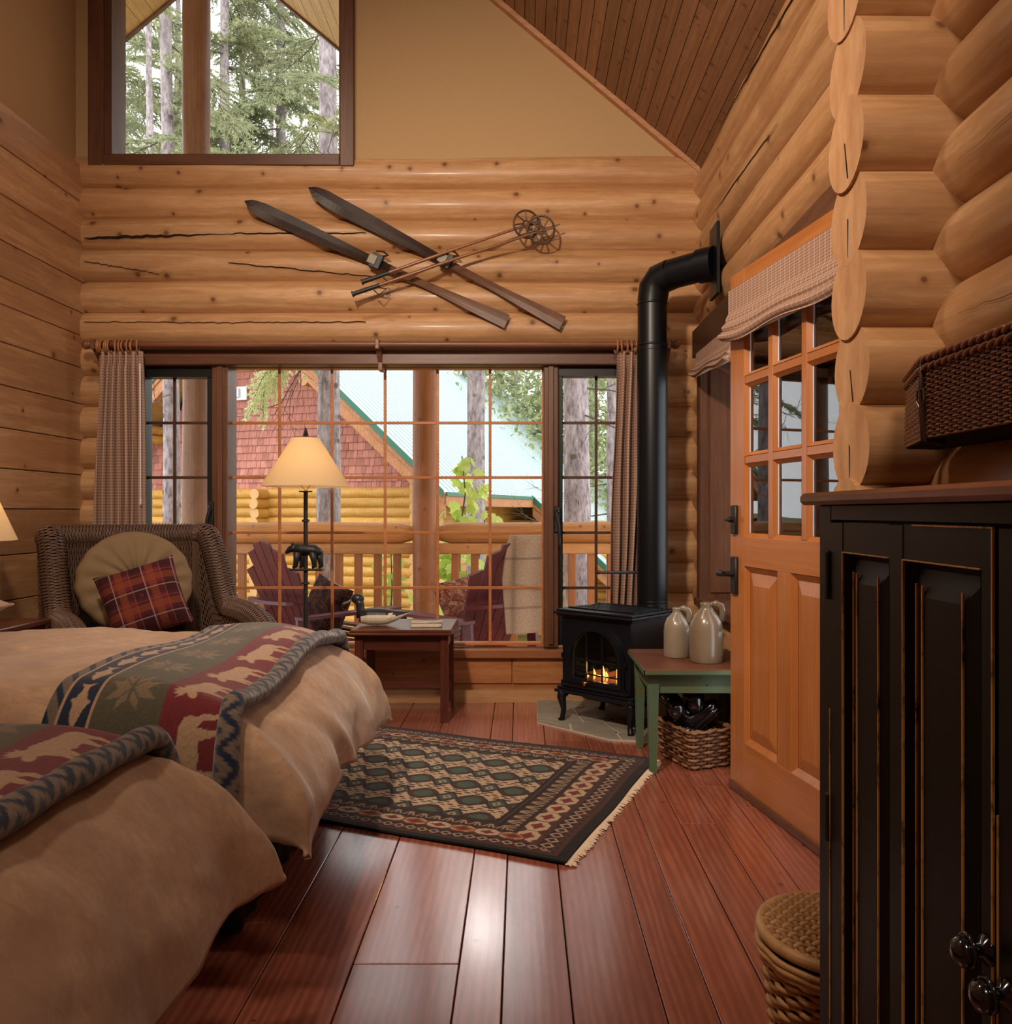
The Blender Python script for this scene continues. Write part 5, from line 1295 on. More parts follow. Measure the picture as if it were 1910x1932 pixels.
for sx in (-1,1):
    for sy in (.02,.36):
        o_=(1 if sy>.2 else -1); m=MB(); m.tube([(sx*(BW-.03),sy,.160),(sx*(BW-.01),sy+.02*o_*0,.12),(sx*(BW-.025),sy,.06),(sx*(BW-.02),sy-.004,.012),(sx*(BW-.012),sy-.008,.0)],[.034,.024,.014,.014,.018],10,True); R('leg',m,smooth=True)
R('firebox_belly',MB().tube([(-.16,.2,.15),(.16,.2,.15)],[.11,.11],16,True,flat=.55),smooth=40)
for sx in (-1,1):
    for zz_ in (.205,.345,): R('hinge_pin',MB().tube([(sx*.200,-.004,zz_-.012),(sx*.200,-.004,zz_+.012)],.006,8))
# stove pipe
PX,PYY,PZ=.70,4.41,2.335
sp_=thing('stove_pipe','tall black stove pipe with elbow, running from the stove to the right wall','pipe',(PX,PYY,.012))
r_=.078
def q_(m): m.v=[(a-PX,b-PYY,c-.012) for a,b,c in m.v]; return m
obj('lower_pipe',q_(MB().tube([(PX,PYY,.12),(PX,PYY,1.97)],r_*1.04,32,True)),M['pipe'],sp_,smooth=40)
obj('upper_pipe',q_(MB().tube([(PX,PYY,1.95),(PX,PYY,PZ-.10)],r_,32,True)),M['pipe'],sp_,smooth=40)
for zz_ in (1.955,1.985,PZ-.13,.62,.60): obj('seam_ring',q_(MB().tube([(PX,PYY,zz_-.006),(PX,PYY,zz_),(PX,PYY,zz_+.006)],[r_*1.0,r_*1.075,r_*1.0],32,False)),M['pipe'],sp_,smooth=True)
he_=Vector((1.0,4.16,PZ+.02)); hd_=(he_-Vector((PX,PYY,PZ))).normalized(); hd_.z=0
e0=Vector((PX,PYY,PZ-.115)); e1=Vector((PX,PYY,PZ-.045))+hd_*.012; e2=Vector((PX,PYY,PZ-.005))+hd_*.045; e3=Vector((PX,PYY,PZ+.01))+hd_*.115
obj('elbow',q_(MB().tube([e0,e1,e2,e3],[r_*1.03,r_*1.06,r_*1.06,r_*1.03],28,True)),M['pipe'],sp_,smooth=24)
obj('horizontal_pipe',q_(MB().tube([e3,he_-hd_*.10],[r_,r_],28,True)),M['pipe'],sp_,smooth=40)
obj('collar',q_(MB().tube([he_-hd_*.11,he_-hd_*.02],[r_*1.12,r_*1.12],28,True)),M['pipe'],sp_,smooth=40)
obj('wall_plate',q_(MB().bbox(RX-.035,RX-.018,4.07,4.23,PZ-.16,PZ+.20,.003)),M['pipe'],sp_)
obj('flue_outlet',q_(MB().tube([(PX-.12,PYY-.10,.30),(PX,PYY,.30)],[.07,.07],20,True)),M['pipe'],sp_,smooth=40)
obj('side_arm',q_(MB().tube([(X(1130,4.2),4.2,Z(1080,4.2)),(X(1204,4.34),4.36,Z(1080,4.34))],.008,8).ball((X(1130,4.2),4.2,Z(1080,4.2)),.010,8,6)),M['iron'],sp_,smooth=40,label='short black arm sticking out to the left')
# ================================================================ GREEN TABLE, JUGS, BASKET
t=NT('worn_green_paint'); v=t.coords(rnd=3); n=t.noise(v,9,5,.7); n2=t.noise(v,60,3); col=t.mix(t.ramp(n,[(.4,(0,0,0,1)),(.75,(1,1,1,1))]),srgb(80,102,80),srgb(90,94,58)); col=t.mix(t.ramp(n2,[(.66,(0,0,0,1)),(.72,(1,1,1,1))]),col,srgb(70,50,34)); M['gpaint']=t.fin(col,.5,.3)
M['gtop']=wood('worn_red_brown_top',srgb(126,76,50),srgb(98,56,38),0,.35,.4,5,var=.05)
gt=thing('green_table','small worn green painted table with brown top, holding two stoneware jugs','table',(.742,3.645,0))
obj('table_top',MB().bbox(-.235,.235,-.245,.265,.425,.446,.004),[M['gtop']],gt)
obj('top_edge',MB().box(-.237,.237,-.247,-.243,.424,.441).box(-.237,-.233,-.247,.265,.424,.441),M['gpaint'],gt)
for sx in (-1,1):
    for sy in (-1,1):
        m=MB(); x=sx*.190; y=sy*.19+.01; a,b=.024,.015
        m.hexa([(x-b,y-b,0),(x+b,y-b,0),(x+b,y+b,0),(x-b,y+b,0),(x-a,y-a,.425),(x+a,y-a,.425),(x+a,y+a,.425),(x-a,y+a,.425)]); obj('leg',m,M['gpaint'],gt)
for sy in (-1,1): obj('apron',MB().bbox(-.166,.166,sy*.19+.01-.010,sy*.19+.01+.010,.335,.425,.002),M['gpaint'],gt)
for sx in (-1,1): obj('apron',MB().bbox(sx*.19-.010,sx*.19+.010,-.155,.175,.335,.425,.002),M['gpaint'],gt)
M['stone1']=plain('grey_stoneware',srgb(138,124,106),.25,.5,nz=.14,scale=9,coat=.3); M['stone2']=plain('tan_stoneware',srgb(122,104,84),.25,.5,nz=.2,scale=7,coat=.3)
def jug(name,lab,x,y,z,rb,h,mat,ang_,neckr):
    o=thing(name,lab,'jug',(x,y,z),ang_,'stoneware jugs')
    pr_=[(0,0),(rb*.94,0),(rb*.98,.006),(rb,h*.15),(rb*1.0,h*.52),(rb*.93,h*.66),(rb*.74,h*.78),(neckr*1.25,h*.87),(neckr,h*.92),(neckr*1.12,h*.96),(neckr*1.12,h*.99),(neckr*.7,h),(neckr*.6,h*.93),(0,h*.9)]
    obj('body',MB().lathe(pr_,n=36),mat,o,smooth=True)
    obj('handle',MB().tube([(neckr*.95,0,h*.955),(neckr*1.7,0,h*.985),(rb*.86,0,h*.94),(rb*.97,0,h*.83),(rb*.90,0,h*.70),(rb*.84,0,h*.69)],[.009,.011,.011,.010,.011,.006],10,True,flat=1.3),mat,o,smooth=True)
    return o
tz=.446
jug('stoneware_jug','smaller grey stoneware jug, the left one on the green table',X(1277,3.70),3.70,tz,.058,.222,M['stone1'],-.2,.017)
jug('stoneware_jug','larger tan stoneware jug, the right one on the green table',X(1331,3.60),3.58,tz,.072,.258,M['stone2'],-.15,.024)
cr=thing('stoneware_crock','pale stoneware crock on the floor behind the wicker basket of boots','crock',(.91,4.05,.012))
obj('body',MB().lathe([(0,0),(.09,0),(.105,.03),(.11,.14),(.10,.20),(.06,.25),(.03,.28),(.034,.30),(0,.30)],n=28),M['stone1'],cr,smooth=True)
# woven rectangular basket
M['willow']=plain('brown_willow',srgb(138,96,64),.45,.4,nz=.4,scale=40); M['willowd']=plain('dark_willow',srgb(96,62,42),.45,.4,nz=.4,scale=40)
def wrect(w_,d_,z,taper,n=26,round_=.012):
    """closed rounded-rect perimeter points"""
    a,b=w_/2*taper,d_/2*taper; pts=[]
    per=[(-a+round_,-b),(a-round_,-b),(a,-b+round_),(a,b-round_),(a-round_,b),(-a+round_,b),(-a,b-round_),(-a,-b+round_)]
    out=[]
    for i in range(8):
        p=Vector((per[i][0],per[i][1],z)); q=Vector((per[(i+1)%8][0],per[(i+1)%8][1],z)); L=(q-p).length; k=max(1,int(round(L/.0125)))
        for j in range(k): out.append(p.lerp(q,j/k))
    return out
def woven_box(parent,w_,d_,h,t0,t1,rows,mat,mat2,r=.0045,amp=.006,step=4,holes=None,n_off=0):
    base=len(wrect(w_,d_,0,1)); allm=[MB(),MB()]
    for k in range(rows):
        z=.008+(h-.012)*k/(rows-1); pts=wrect(w_,d_,z,t0+(t1-t0)*k/(rows-1)); N=len(pts); out=[]
        for i,p in enumerate(pts):
            nrm=Vector((p.x/w_,p.y/d_,0)); 
            nrm=Vector((1 if p.x>0 else -1,0,0)) if abs(p.x)/w_>abs(p.y)/d_ else Vector((0,1 if p.y>0 else -1,0))
            out.append(p+nrm*(amp*math.cos(PI*i/step+PI*k)))
        allm[k%2].tube(out,r,5,closed=True,flat=1.25)
    st_=MB(); p0=wrect(w_,d_,.0,t0); p1=wrect(w_,d_,h,t1); N=min(len(p0),len(p1))
    for i in range(0,N,step):
        a=p0[i]; b=p1[min(len(p1)-1,int(i*len(p1)/N))]; st_.tube([a,b],r*.9,5)
    obj('weave',allm[0],mat,parent,kind='stuff',smooth=True,recalc=False); obj('weave',allm[1],mat2,parent,kind='stuff',smooth=True,recalc=False)
    obj('stakes',st_,mat2,parent,kind='stuff')
    return p1
bs=thing('boot_basket','open brown willow basket full of black boots under the green table','basket',(.695,3.55,0),math.radians(22))
bs.location=(.764,3.643,.004)
p1=woven_box(bs,.22,.28,.160,.92,1.0,11,M['willow'],M['willowd'],r=.0058,amp=.006,step=3)
m=MB()
for ph in (0,PI/2):
    pts=[p+Vector((.006*math.cos(i*.9+ph),.006*math.sin(i*.7+ph),.004*math.sin(i*.9+ph))) for i,p in enumerate(p1)]; m.tube(pts,.006,6,closed=True)
obj('rim',m,M['willow'],bs,smooth=True); obj('bottom',MB().box(-.095,.095,-.12,.12,.0,.008),M['willowd'],bs)
M['rubber']=plain('glossy_black_rubber',(.008,.007,.009,1),.12,.6,nz=.1,coat=.6)
def boot(lab,loc,rot,s_=1.0):
    o=thing('rubber_boot',lab,'boot',loc,0,'black boots in the basket'); o.rotation_euler=rot
    m=MB(); m.tube([(0,0,.20),(0,.0,.12),(0,.005,.06),(0,-.01,.035),(0,-.06,.030),(0,-.115,.026),(0,-.145,.022)],[.042*s_,.040*s_,.040*s_,.042*s_,.034*s_,.034*s_,.014],16,True)
    obj('upper',m,M['rubber'],o,smooth=True)
    obj('sole',MB().tube([(0,.035,-.004),(0,-.03,-.002),(0,-.10,-.004),(0,-.15,-.002)],[.030,.030,.034,.015],12,True,flat=.45),M['rubber'],o,smooth=True)
boot('black rubber boot standing tallest in the basket, shaft up',(.80,3.66,.135),(math.radians(25),math.radians(10),math.radians(-60)),1.15)
boot('black rubber boot lying across the front of the basket',(.765,3.585,.155),(math.radians(-50),math.radians(20),math.radians(60)),1.0)
boot('black rubber boot lying at the left of the basket, toe outward',(.735,3.68,.150),(math.radians(-55),0,math.radians(150)),.85)
# ================================================================ CURTAINS
t=NT('brown_check_fabric'); tc=t.new('ShaderNodeTexCoord'); sp=t.new('ShaderNodeSeparateXYZ'); t.l(tc.outputs['UV'],sp.inputs[0])
def stripe(o,f,w_,ph=0): return t.math('LESS_THAN',t.math('FRACT',t.math('ADD',t.math('MULTIPLY',o,f),ph)),w_)
a=stripe(sp.outputs[0],62,.42); b=stripe(sp.outputs[1],62,.42); c_=stripe(sp.outputs[0],31,.12,.2)
col=t.mix(t.math('MULTIPLY',t.math('ADD',a,b),.42),srgb(186,156,134),srgb(116,74,66)); col=t.mix(t.math('MULTIPLY',c_,.5),col,srgb(84,66,70))
n=t.noise(tc.outputs['UV'],400,2); t.bump(n,.15,.001); M['check']=t.fin(col,.9,.1)
def curtain(name,lab,x0t,x1t,x0b,x1b,zt_,zb__,y,folds,seed):
    r=random.Random(seed); ph=[r.uniform(0,6) for _ in range(4)]; nu,nv=folds*14,60
    Wd=(x1t-x0t)
    def f(u,v_):
        x=(x0t+(x1t-x0t)*u)*(1-v_)+(x0b+(x1b-x0b)*u)*v_
        uu_=u+.02*math.sin(v_*5+u*9+ph[2])*v_
        amp=.020+.016*min(1,v_*3)
        yy=y+amp*math.sin(2*PI*folds*uu_+ph[0]+.6*math.sin(v_*2+ph[1]))+.008*math.sin(2*PI*folds*2*uu_+ph[3])*(1-v_)
        pinch=1 if v_>.08 else .7
        return Vector((x+.004*math.sin(v_*9+u*7),yy*1.0 if v_>.04 else y+(yy-y)*pinch,zt_+(zb__-zt_)*v_))
    m=MB(); LU=Wd*2.6
    m.grid(f,nu,nv,uvfn=lambda u,v_:(u*LU,v_*(zt_-zb__)))
    o=obj(name,m,M['check'],smooth=True); so=o.modifiers.new('t','SOLIDIFY'); so.thickness=.003; tag(o,lab,'curtain'); return o
YC=4.62; ZR=Z(650,YC)
c1=curtain('curtain','brown check curtain gathered at the left end of the rod, with a pull wand',X(186,YC),X(268,YC),X(166,YC),X(280,YC),ZR-.038,.06,YC,7,1)
obj('curtain_wand',MB().tube([(X(265,4.57),4.565,Z(686,4.57)),(X(266,4.57),4.565,Z(940,4.57))],.0045,8).tube([(X(266,4.57),4.565,Z(940,4.57)),(X(266,4.57),4.565,Z(952,4.57))],.006,8),plain('white_wand',srgb(214,200,200),.4),c1,label='white pull wand')
c2=curtain('curtain','brown check curtain gathered at the right end of the rod, partly behind the stove pipe',X(1164,YC),X(1250,YC),X(1146,YC),X(1235,YC),ZR-.038,.25,YC,6,2)
M['rod']=wood('wooden_curtain_rod',srgb(142,92,66),srgb(114,70,48),0,.35,0,9,var=.03)
rd=thing('curtain_rod','wooden curtain rod with ball finials across the top of the big window','curtain rod',(-.79,YC,ZR))
obj('rod',MB().tube([(X(172,YC)+.79,0,0),(X(1268,YC)+.79,0,0)],.018,16,True),M['rod'],rd,smooth=40)
for px in (163,1275): 
    x=X(px,YC)+.79; obj('finial',MB().ball((x,0,0),.026,16,10).tube([(x,0,0),(x+(.03 if px<500 else -.03),0,0)],.02,12),M['rod'],rd,smooth=True)
for px in (178,713,1262):
    x=X(px,YC)+.79; obj('bracket',MB().bbox(x-.012,x+.012,-.028,.028,-.03,.028,.004).bar((x,.02,-.02),(x,.12,-.10),.024,.035).bbox(x-.013,x+.013,.075,.16,-.13,-.03,.003),M['rod'],rd)
M['ringw']=wood('wooden_curtain_ring',srgb(186,132,90),srgb(154,100,66),0,.35,0,9,var=.15)
rm=MB().tube([(0,.036*math.cos(2*PI*k/22),.036*math.sin(2*PI*k/22)) for k in range(22)],.0055,7,closed=True)
def ring(px,ctx,i,lab,grp):
    o=bpy.data.objects.new('curtain_ring',RINGME); COL.objects.link(o); o.location=(X(px,YC),YC,ZR-.012); o.rotation_euler=(0,0,random.uniform(-.35,.35)+(.0)); tag(o,lab,'curtain ring',grp)
tmp=obj('curtain_ring',rm,M['ringw'],smooth=True); RINGME=tmp.data; bpy.data.objects.remove(tmp)
ORD=['first','second','third','fourth','fifth','sixth','seventh','eighth','ninth','tenth','eleventh','twelfth']
for i,px in enumerate((186,191,196,201,205,210,220,227,236,243,251,260)): ring(px,0,i,ORD[i]+' wooden ring from the left end, above the left curtain','rings of the left curtain')
for i,px in enumerate((1163,1174,1180,1186,1192,1198)): ring(px,0,i,ORD[i]+' wooden ring counting rightwards, above the right curtain','rings of the right curtain')
# roman shades
def roman(name,lab,fn_top,fn_bot,loc_parent,foldn=3):
    pass
def shade_cloth(P00,P10,P01,P11,nrm,folds,parent,name,lab=None,cat=None):
    """P00 top-left,P10 top-right,P01 bottom-left,P11 bottom-right"""
    P00,P10,P01,P11,nrm=map(Vector,(P00,P10,P01,P11,nrm)); H=(P00-P01).length; Wd=(P10-P00).length
    def f(u,v_):
        p=(P00*(1-u)+P10*u)*(1-v_)+(P01*(1-u)+P11*u)*v_
        k=max(0,(v_-.45)/.55); b_=.010+.055*k*(.55+.45*abs(math.sin(PI*folds*k+.25*math.sin(u*3))))
        return p+nrm*(b_)+Vector((0,0,-.02*k*math.sin(PI*u)-.012*k*math.sin(u*9)))
    m=MB(); m.grid(f,30,44,uvfn=lambda u,v_:(u*Wd,v_*H*1.6)); 
    # side closures
    for uu in (0,1):
        b=len(m.v); L_=[]
        for j in range(45): L_.append(f(uu,j/44)); L_.append((P00*(1-uu)+P10*uu)*(1-j/44)+(P01*(1-uu)+P11*uu)*(j/44))
        m.add(L_,[(2*j,2*j+1,2*j+3,2*j+2) for j in range(44)])
        for q in range(90): m.uv[b+q]=((q%2)*.03,(q//2)/44*H)
    bb=len(m.v); L_=[]
    for j in range(31): L_+= [f(j/30,1),(P01*(1-j/30)+P11*(j/30))]
    m.add(L_,[(2*j,2*j+1,2*j+3,2*j+2) for j in range(30)])
    for q in range(62): m.uv[bb+q]=(q/60,(q%2)*.02)
    o=obj(name,m,M['check'],parent,smooth=50); 
    return o
o=shade_cloth((0.006,-.024,1.975),(.90,-.024,1.975),(0.006,-.024,1.775),(.90,-.024,1.765),(0,-1,0),3,None,'roman_shade'); o.location=door.location; o.rotation_euler=door.rotation_euler
tag(o,'brown check roman shade gathered at the top of the orange door','shade')
o=shade_cloth((RX-.03,WY1-.02,1.965),(RX-.03,WY0+.30,1.955),(RX-.03,WY1-.02,1.845),(RX-.03,WY0+.30,1.79),(-1,0,0),3,None,'roman_shade'); tag(o,'brown check roman shade over the side window behind the door','shade')
# ================================================================ SKIS
M['ski']=wood('old_dark_ski',srgb(70,44,30),srgb(40,26,18),0,.42,0,9,spec=.3,var=.1,dark=srgb(22,15,12),fig=.8)
M['skit']=wood('old_brown_ski_tail',srgb(126,88,66),srgb(92,62,46),0,.36,0,9,spec=.5,var=.1,fig=.6)
YSK=4.735
def ski(lab,tip,tail,y):
    a=P(*tip,y); b=P(*tail,y); L=(b-a).length; ang_=math.atan2(b.z-a.z,b.x-a.x)
    o=bpy.data.objects.new('wooden_ski',None); COL.objects.link(o); o.location=a; o.rotation_euler=(0,-ang_,0); tag(o,lab,'ski','pair of old wooden skis')
    def wd(u): return .043*(.72+.28*math.cos(2*PI*(u-.12))) if u>.06 else .036*math.sin((u/.06)*PI/2)**.6+.003
    def prof(u0,u1,n,mat,name):
        m=MB()
        for i in range(n+1):
            u=u0+(u1-u0)*i/n; x=u*L; w_=wd(u)*1.05; yb=-.05*max(0,(.14-u)/.14)**2; th=.006+.010*math.exp(-((u-.52)/.16)**2)
            m.v+= [(x,yb-.0,-w_),(x,yb-th*.6,-w_),(x,yb-th-.003,0),(x,yb-th*.6,w_),(x,yb,w_)]
        for i in range(n):
            for k in range(5):
                m.f.append((i*5+k,i*5+(k+1)%5,(i+1)*5+(k+1)%5,(i+1)*5+k)); m.m.append(0)
        m.f.append((0,1,2,3,4)); m.f.append(tuple(n*5+k for k in range(5))[::-1]); m.m+=[0,0]
        return obj(name,m,mat,o)
    prof(0,.55,36,M['ski'],'fore_body'); prof(.55,1,24,M['skit'],'tail')
    u=.50 if tip[0]<520 else .54; x=u*L
    bd=obj('binding',MB().bbox(x-.035,x+.030,-.045,-.012,-.042,.042,.004),M['iron'],o)
    obj('metal_plate',MB().bbox(x-.050,x+.0,-.050,-.046,-.028,.028,.003),plain('scuffed_metal',srgb(120,112,100),.5,.4,.3),bd)
    m=MB(); m.tube([(x+.02,-.03,.040),(x+.05,-.05,.055),(x+.02,-.06,.062),(x-.02,-.05,.050)],.006,6); obj('strap',m,M['iron'],bd)
    return o
ski('old wooden ski hung lower left on the log wall',(468,386),(957,607),YSK)
ski('old wooden ski hung upper right on the log wall',(587,361),(1062,610),YSK-.012)
M['bamboo']=wood('bamboo_pole',srgb(152,98,60),srgb(120,74,46),0,.3,0,9,var=.1)
def skipole(lab,p0,p1,bk_,y,rx):
    a=P(*p0,y); b=P(*p1,y); d=(b-a); L=d.length; ang_=math.atan2(b.z-a.z,b.x-a.x)
    o=bpy.data.objects.new('ski_pole',None); COL.objects.link(o); o.location=a; o.rotation_euler=(0,-ang_,0); tag(o,lab,'ski pole','pair of bamboo ski poles')
    obj('shaft',MB().tube([(.0,0,0),(L*.5,0,.004),(L-.02,0,0)],[.010,.0085,.007],10,True),M['bamboo'],o,smooth=40)
    obj('grip',MB().tube([(-.005,0,0),(.004,0,0),(.004,0,0),(.16,0,0)],[.017,.017,.013,.012],12,True),M['iron'],o,smooth=40)
    obj('tip',MB().tube([(L-.03,0,0),(L+.035,0,0)],[.007,.004],8,True),plain('steel_tip',srgb(170,165,160),.3,.5,1),o)
    xb_=bk_; R_=.075; m=MB(); C_=Vector((xb_,-.012,0)); M_=Matrix.Rotation(rx,4,'Z')@Matrix.Rotation(math.radians(12),4,'X')
    m.tube([C_+(M_@Vector((R_*math.cos(2*PI*k/26),0,R_*math.sin(2*PI*k/26)))) for k in range(26)],.006,7,closed=True)
    m.tube([C_+(M_@Vector((.020*math.cos(2*PI*k/12),0,.020*math.sin(2*PI*k/12)))) for k in range(12)],.005,6,closed=True)
    for k in range(8):
        a_=2*PI*k/8+.3; m.bar(C_+(M_@Vector((.018*math.cos(a_),0,.018*math.sin(a_)))),C_+(M_@Vector((R_*math.cos(a_+.3),0,R_*math.sin(a_+.3)))),.006,.010,up=(0,1,0))
    obj('basket',m,plain('leather_basket',srgb(70,52,38),.5,.4,nz=.3),o,smooth=40,label='round laced basket')
    obj('wrist_strap',MB().tube([(.14,-.005,-.008),(.19,-.01,-.035),(.14,-.012,-.055),(.12,-.01,-.02)],.004,6),M['iron'],o)
    return o
L1=(P(1000,428,4.66)-P(684,532,4.66)).length
skipole('bamboo ski pole with the upper left basket, grip just under the lower ski',(684,532),(1010,419),L1*.985,4.66,.25)
skipole('bamboo ski pole with the rightmost basket and the lowest grip',(666,555),(1046,427),(P(1022,438,4.645)-P(666,555,4.645)).length,4.645,-.2)
# ================================================================ WICKER HAMPER
M['wlight']=plain('pale_wicker',srgb(204,158,104),.45,.4,nz=.3,scale=50); M['wdk']=plain('brown_wicker',srgb(168,120,76),.45,.4,nz=.3,scale=50)
hp=thing('wicker_hamper','pale round wicker basket with woven lid beside the black cabinet','basket',(.622,1.605,0))
HH=.25
def hr(z): return .118+.030*(z/HH)
ms=[MB(),MB()]
for k in range(17):
    z=.008+(HH-.03)*k/16; r_=hr(z); N=96; pts=[]
    for i in range(N):
        a=2*PI*i/N; rr=r_+.0045*math.cos(PI*i/3+PI*k); pts.append((rr*math.cos(a),rr*math.sin(a),z+.001*math.sin(i)))
    ms[k%2].tube(pts,.0060,6,closed=True,flat=.95)
obj('side_weave',ms[0],M['wlight'],hp,kind='stuff',smooth=True,recalc=False); obj('side_weave',ms[1],M['wdk'],hp,kind='stuff',smooth=True,recalc=False)
m=MB()
for i in range(32): a=2*PI*(i+.5)/32; m.tube([(hr(0)*math.cos(a),hr(0)*math.sin(a),0),(hr(HH)*math.cos(a),hr(HH)*math.sin(a),HH)],.003,5)
obj('stakes',m,M['wdk'],hp,kind='stuff'); obj('liner',MB().lathe([(hr(0)-.004,0.003),(hr(HH)-.006,HH)],n=40),M['wickb'],hp)
m=MB()
for q,(r_,z) in enumerate(((.150,HH-.018),(.156,HH-.006),(.156,HH+.006))):
    pts=[((r_+.0015*math.sin(i*1.1+q))*math.cos(2*PI*i/80),(r_+.0015*math.sin(i*1.1+q))*math.sin(2*PI*i/80),z+.001*math.sin(i*.9)) for i in range(80)]; m.tube(pts,.0065,6,closed=True)
obj('rim_wrap',m,M['wlight'],hp,smooth=True)
lid=obj('lid',MB().tube([(.150*math.cos(2*PI*i/60),.150*math.sin(2*PI*i/60),HH+.028) for i in range(60)],.0115,8,closed=True).lathe([(.146,HH+.022),(.0,HH+.026)],n=36),M['wlight'],hp,smooth=True,label='wrapped cane lid rim')
m=[MB(),MB()]
for i in range(-8,9):
    c=i*.0172; h_=math.sqrt(max(0,.146**2-c*c)); n_=max(2,int(h_*2/.0086))
    for dirn in (0,1):
        pts=[]
        for j in range(n_+1):
            s=-h_+2*h_*j/n_; z=HH+.032+.010*(1-(s*s+c*c)/.0213)+.0042*math.cos(PI*s/.0172+PI*i+PI*dirn)
            pts.append((s,c,z) if dirn==0 else (c,s,z))
        m[dirn].tube(pts,.0062,5,True)
obj('lid_weave',m[0],M['wlight'],lid,kind='stuff',smooth=True,recalc=False); obj('lid_weave',m[1],M['wdk'],lid,kind='stuff',smooth=True,recalc=False)
# ================================================================ BLACK CABINET
M['cab']=None
t=NT('worn_black_cabinet'); v=t.coords(rnd=2); n=t.noise(v,30,4,.7); n2=t.noise(v,5,3); col=t.mix(n2,(.005,.004,.003,1),(.011,.009,.005,1)); col=t.mix(t.ramp(n,[(.70,(0,0,0,1)),(.76,(.4,.4,.4,1))]),col,srgb(70,48,28)); M['cab']=t.fin(col,.45,.2)
t=NT('rubbed_gold_edge'); v=t.coords(scale=(1,1,.35),rnd=4); n=t.noise(v,38,4,.8); col=t.mix(t.ramp(n,[(.34,(0,0,0,1)),(.5,(1,1,1,1))]),(.012,.010,.006,1),srgb(206,156,86)); M['gold']=t.fin(col,.45,.4)
M['oak']=wood('reddish_oak_top',srgb(156,94,62),srgb(116,64,40),1,.35,0,14,var=.04,dark=srgb(84,46,28))
XC=.50; CY1=1.383; CY0=.06
cb=thing('black_cabinet','tall black distressed cabinet with oak top in the right foreground','cabinet',(.74,.74,0)); co=Vector((.74,.74,0))
def cq(m): m.v=[(a-co.x,b-co.y,c-co.z) for a,b,c in m.v]; return m
def cp(name,m,mat,par=cb,**k): return obj(name,cq(m),mat,par,**k)
cp('top',MB().bbox(XC-.027,.945,CY0-.03,CY1+.022,1.1065,1.1265,.006),M['oak'])
b=MB(); b.box(XC+.02,.94,CY0,CY1,.08,1.106); cp('carcass',b,M['cab'])
# face frame
m=MB(); m.bbox(XC,XC+.022,1.332,CY1,0,1.1065,.002); m.bbox(XC,XC+.022,CY0,1.332,1.081,1.1065,.002); m.bbox(XC,XC+.022,CY0,.098,0,1.081,.002); m.bbox(XC,XC+.022,CY0,1.332,0,.10,.002)
m.bbox(XC+.02,.94,CY1-.018,CY1,0,1.1065,.002); cp('face_frame',m,M['cab'])
def cdoor(ya,yb_,lab):
    d=cp('door',MB().bbox(XC-.002,XC+.018,ya,yb_,.105,1.079,.0015) if False else MB(),M['cab']) if False else None
    m=MB(); z0,z1=.105,1.079; st=.054
    pa=[(yb_-.054-.166,yb_-.054),(ya+.025,ya+.025+.190)]
    pa=[(yb_-.214,yb_-.053),(ya+.024,yb_-.254)]
    # stiles & rails
    m.bbox(XC-.003,XC+.018,pa[0][1],yb_,z0,z1,.0015); m.bbox(XC-.003,XC+.018,pa[1][1],pa[0][0],z0,z1,.0015); m.bbox(XC-.003,XC+.018,ya,pa[1][0],z0,z1,.0015)
    for (a,b2) in pa: m.box(XC-.002,XC+.017,a,b2,z0,z0+.075); m.box(XC-.002,XC+.017,a,b2,z1-.046,z1)
    d=cp('door',m,M['cab'])
    for (a,b2) in pa:
        zA,zB=z0+.075,z1-.046; pm_=MB()
        def ringx(x0,x1,w_,a_,b_,c_,d_):
            o=[(a_,c_),(b_,c_),(b_,d_),(a_,d_)]; i=[(a_+w_,c_+w_),(b_-w_,c_+w_),(b_-w_,d_-w_),(a_+w_,d_-w_)]
            pm_.add([(x0,p[0],p[1]) for p in o]+[(x1,p[0],p[1]) for p in i],[(k,(k+1)%4,4+(k+1)%4,4+k) for k in range(4)])
        ringx(XC-.003,XC+.012,.010,a,b2,zA,zB); ringx(XC+.012,XC+.002,.034,a+.010,b2-.010,zA+.010,zB-.010)
        pm_.add([(XC+.002,a+.044,zA+.044),(XC+.002,b2-.044,zA+.044),(XC+.002,b2-.044,zB-.044),(XC+.002,a+.044,zB-.044)],[(0,1,2,3)])
        cp('raised_panel',pm_,M['cab'],d)
        g_=MB()
        for yy,xx in ((b2-.001,XC-.0035),(b2-.011,XC+.0095),(b2-.044,XC+.0012),(a+.044,XC+.0012)): g_.bbox(xx-.0012,xx+.002,yy-.0014,yy+.0014,zA+(.0 if xx<XC else .03),zB-(.0 if xx<XC else .03),.0003)
        g_.bbox(XC-.0045,XC-.0015,a,b2,zB-.001,zB+.0008,.0003)
        cp('worn_edge',g_,M['gold'],d,label='edge rubbed through to golden wood')
    g_=MB(); g_.bbox(XC-.0045,XC-.001,ya-.0002,ya+.0026,z0,z1,.0005); g_.bbox(XC-.0045,XC-.001,yb_-.0022,yb_+.0002,z0,z1-.3,.0005); g_.bbox(XC-.0045,XC-.001,ya,ya+.18,z1-.002,z1+.0004,.0005); cp('worn_edge',g_,M['gold'],d)
    return d
d1=cdoor(.868,1.328,''); d2=cdoor(.40,.860,''); 
for zz_ in (.99,.60,.18): cp('hinge',MB().tube([(XC-.005,1.331,zz_-.035),(XC-.005,1.331,zz_+.035)],.0045,8).ball((XC-.005,1.331,zz_+.038),.005,8,6),M['iron'],d1)
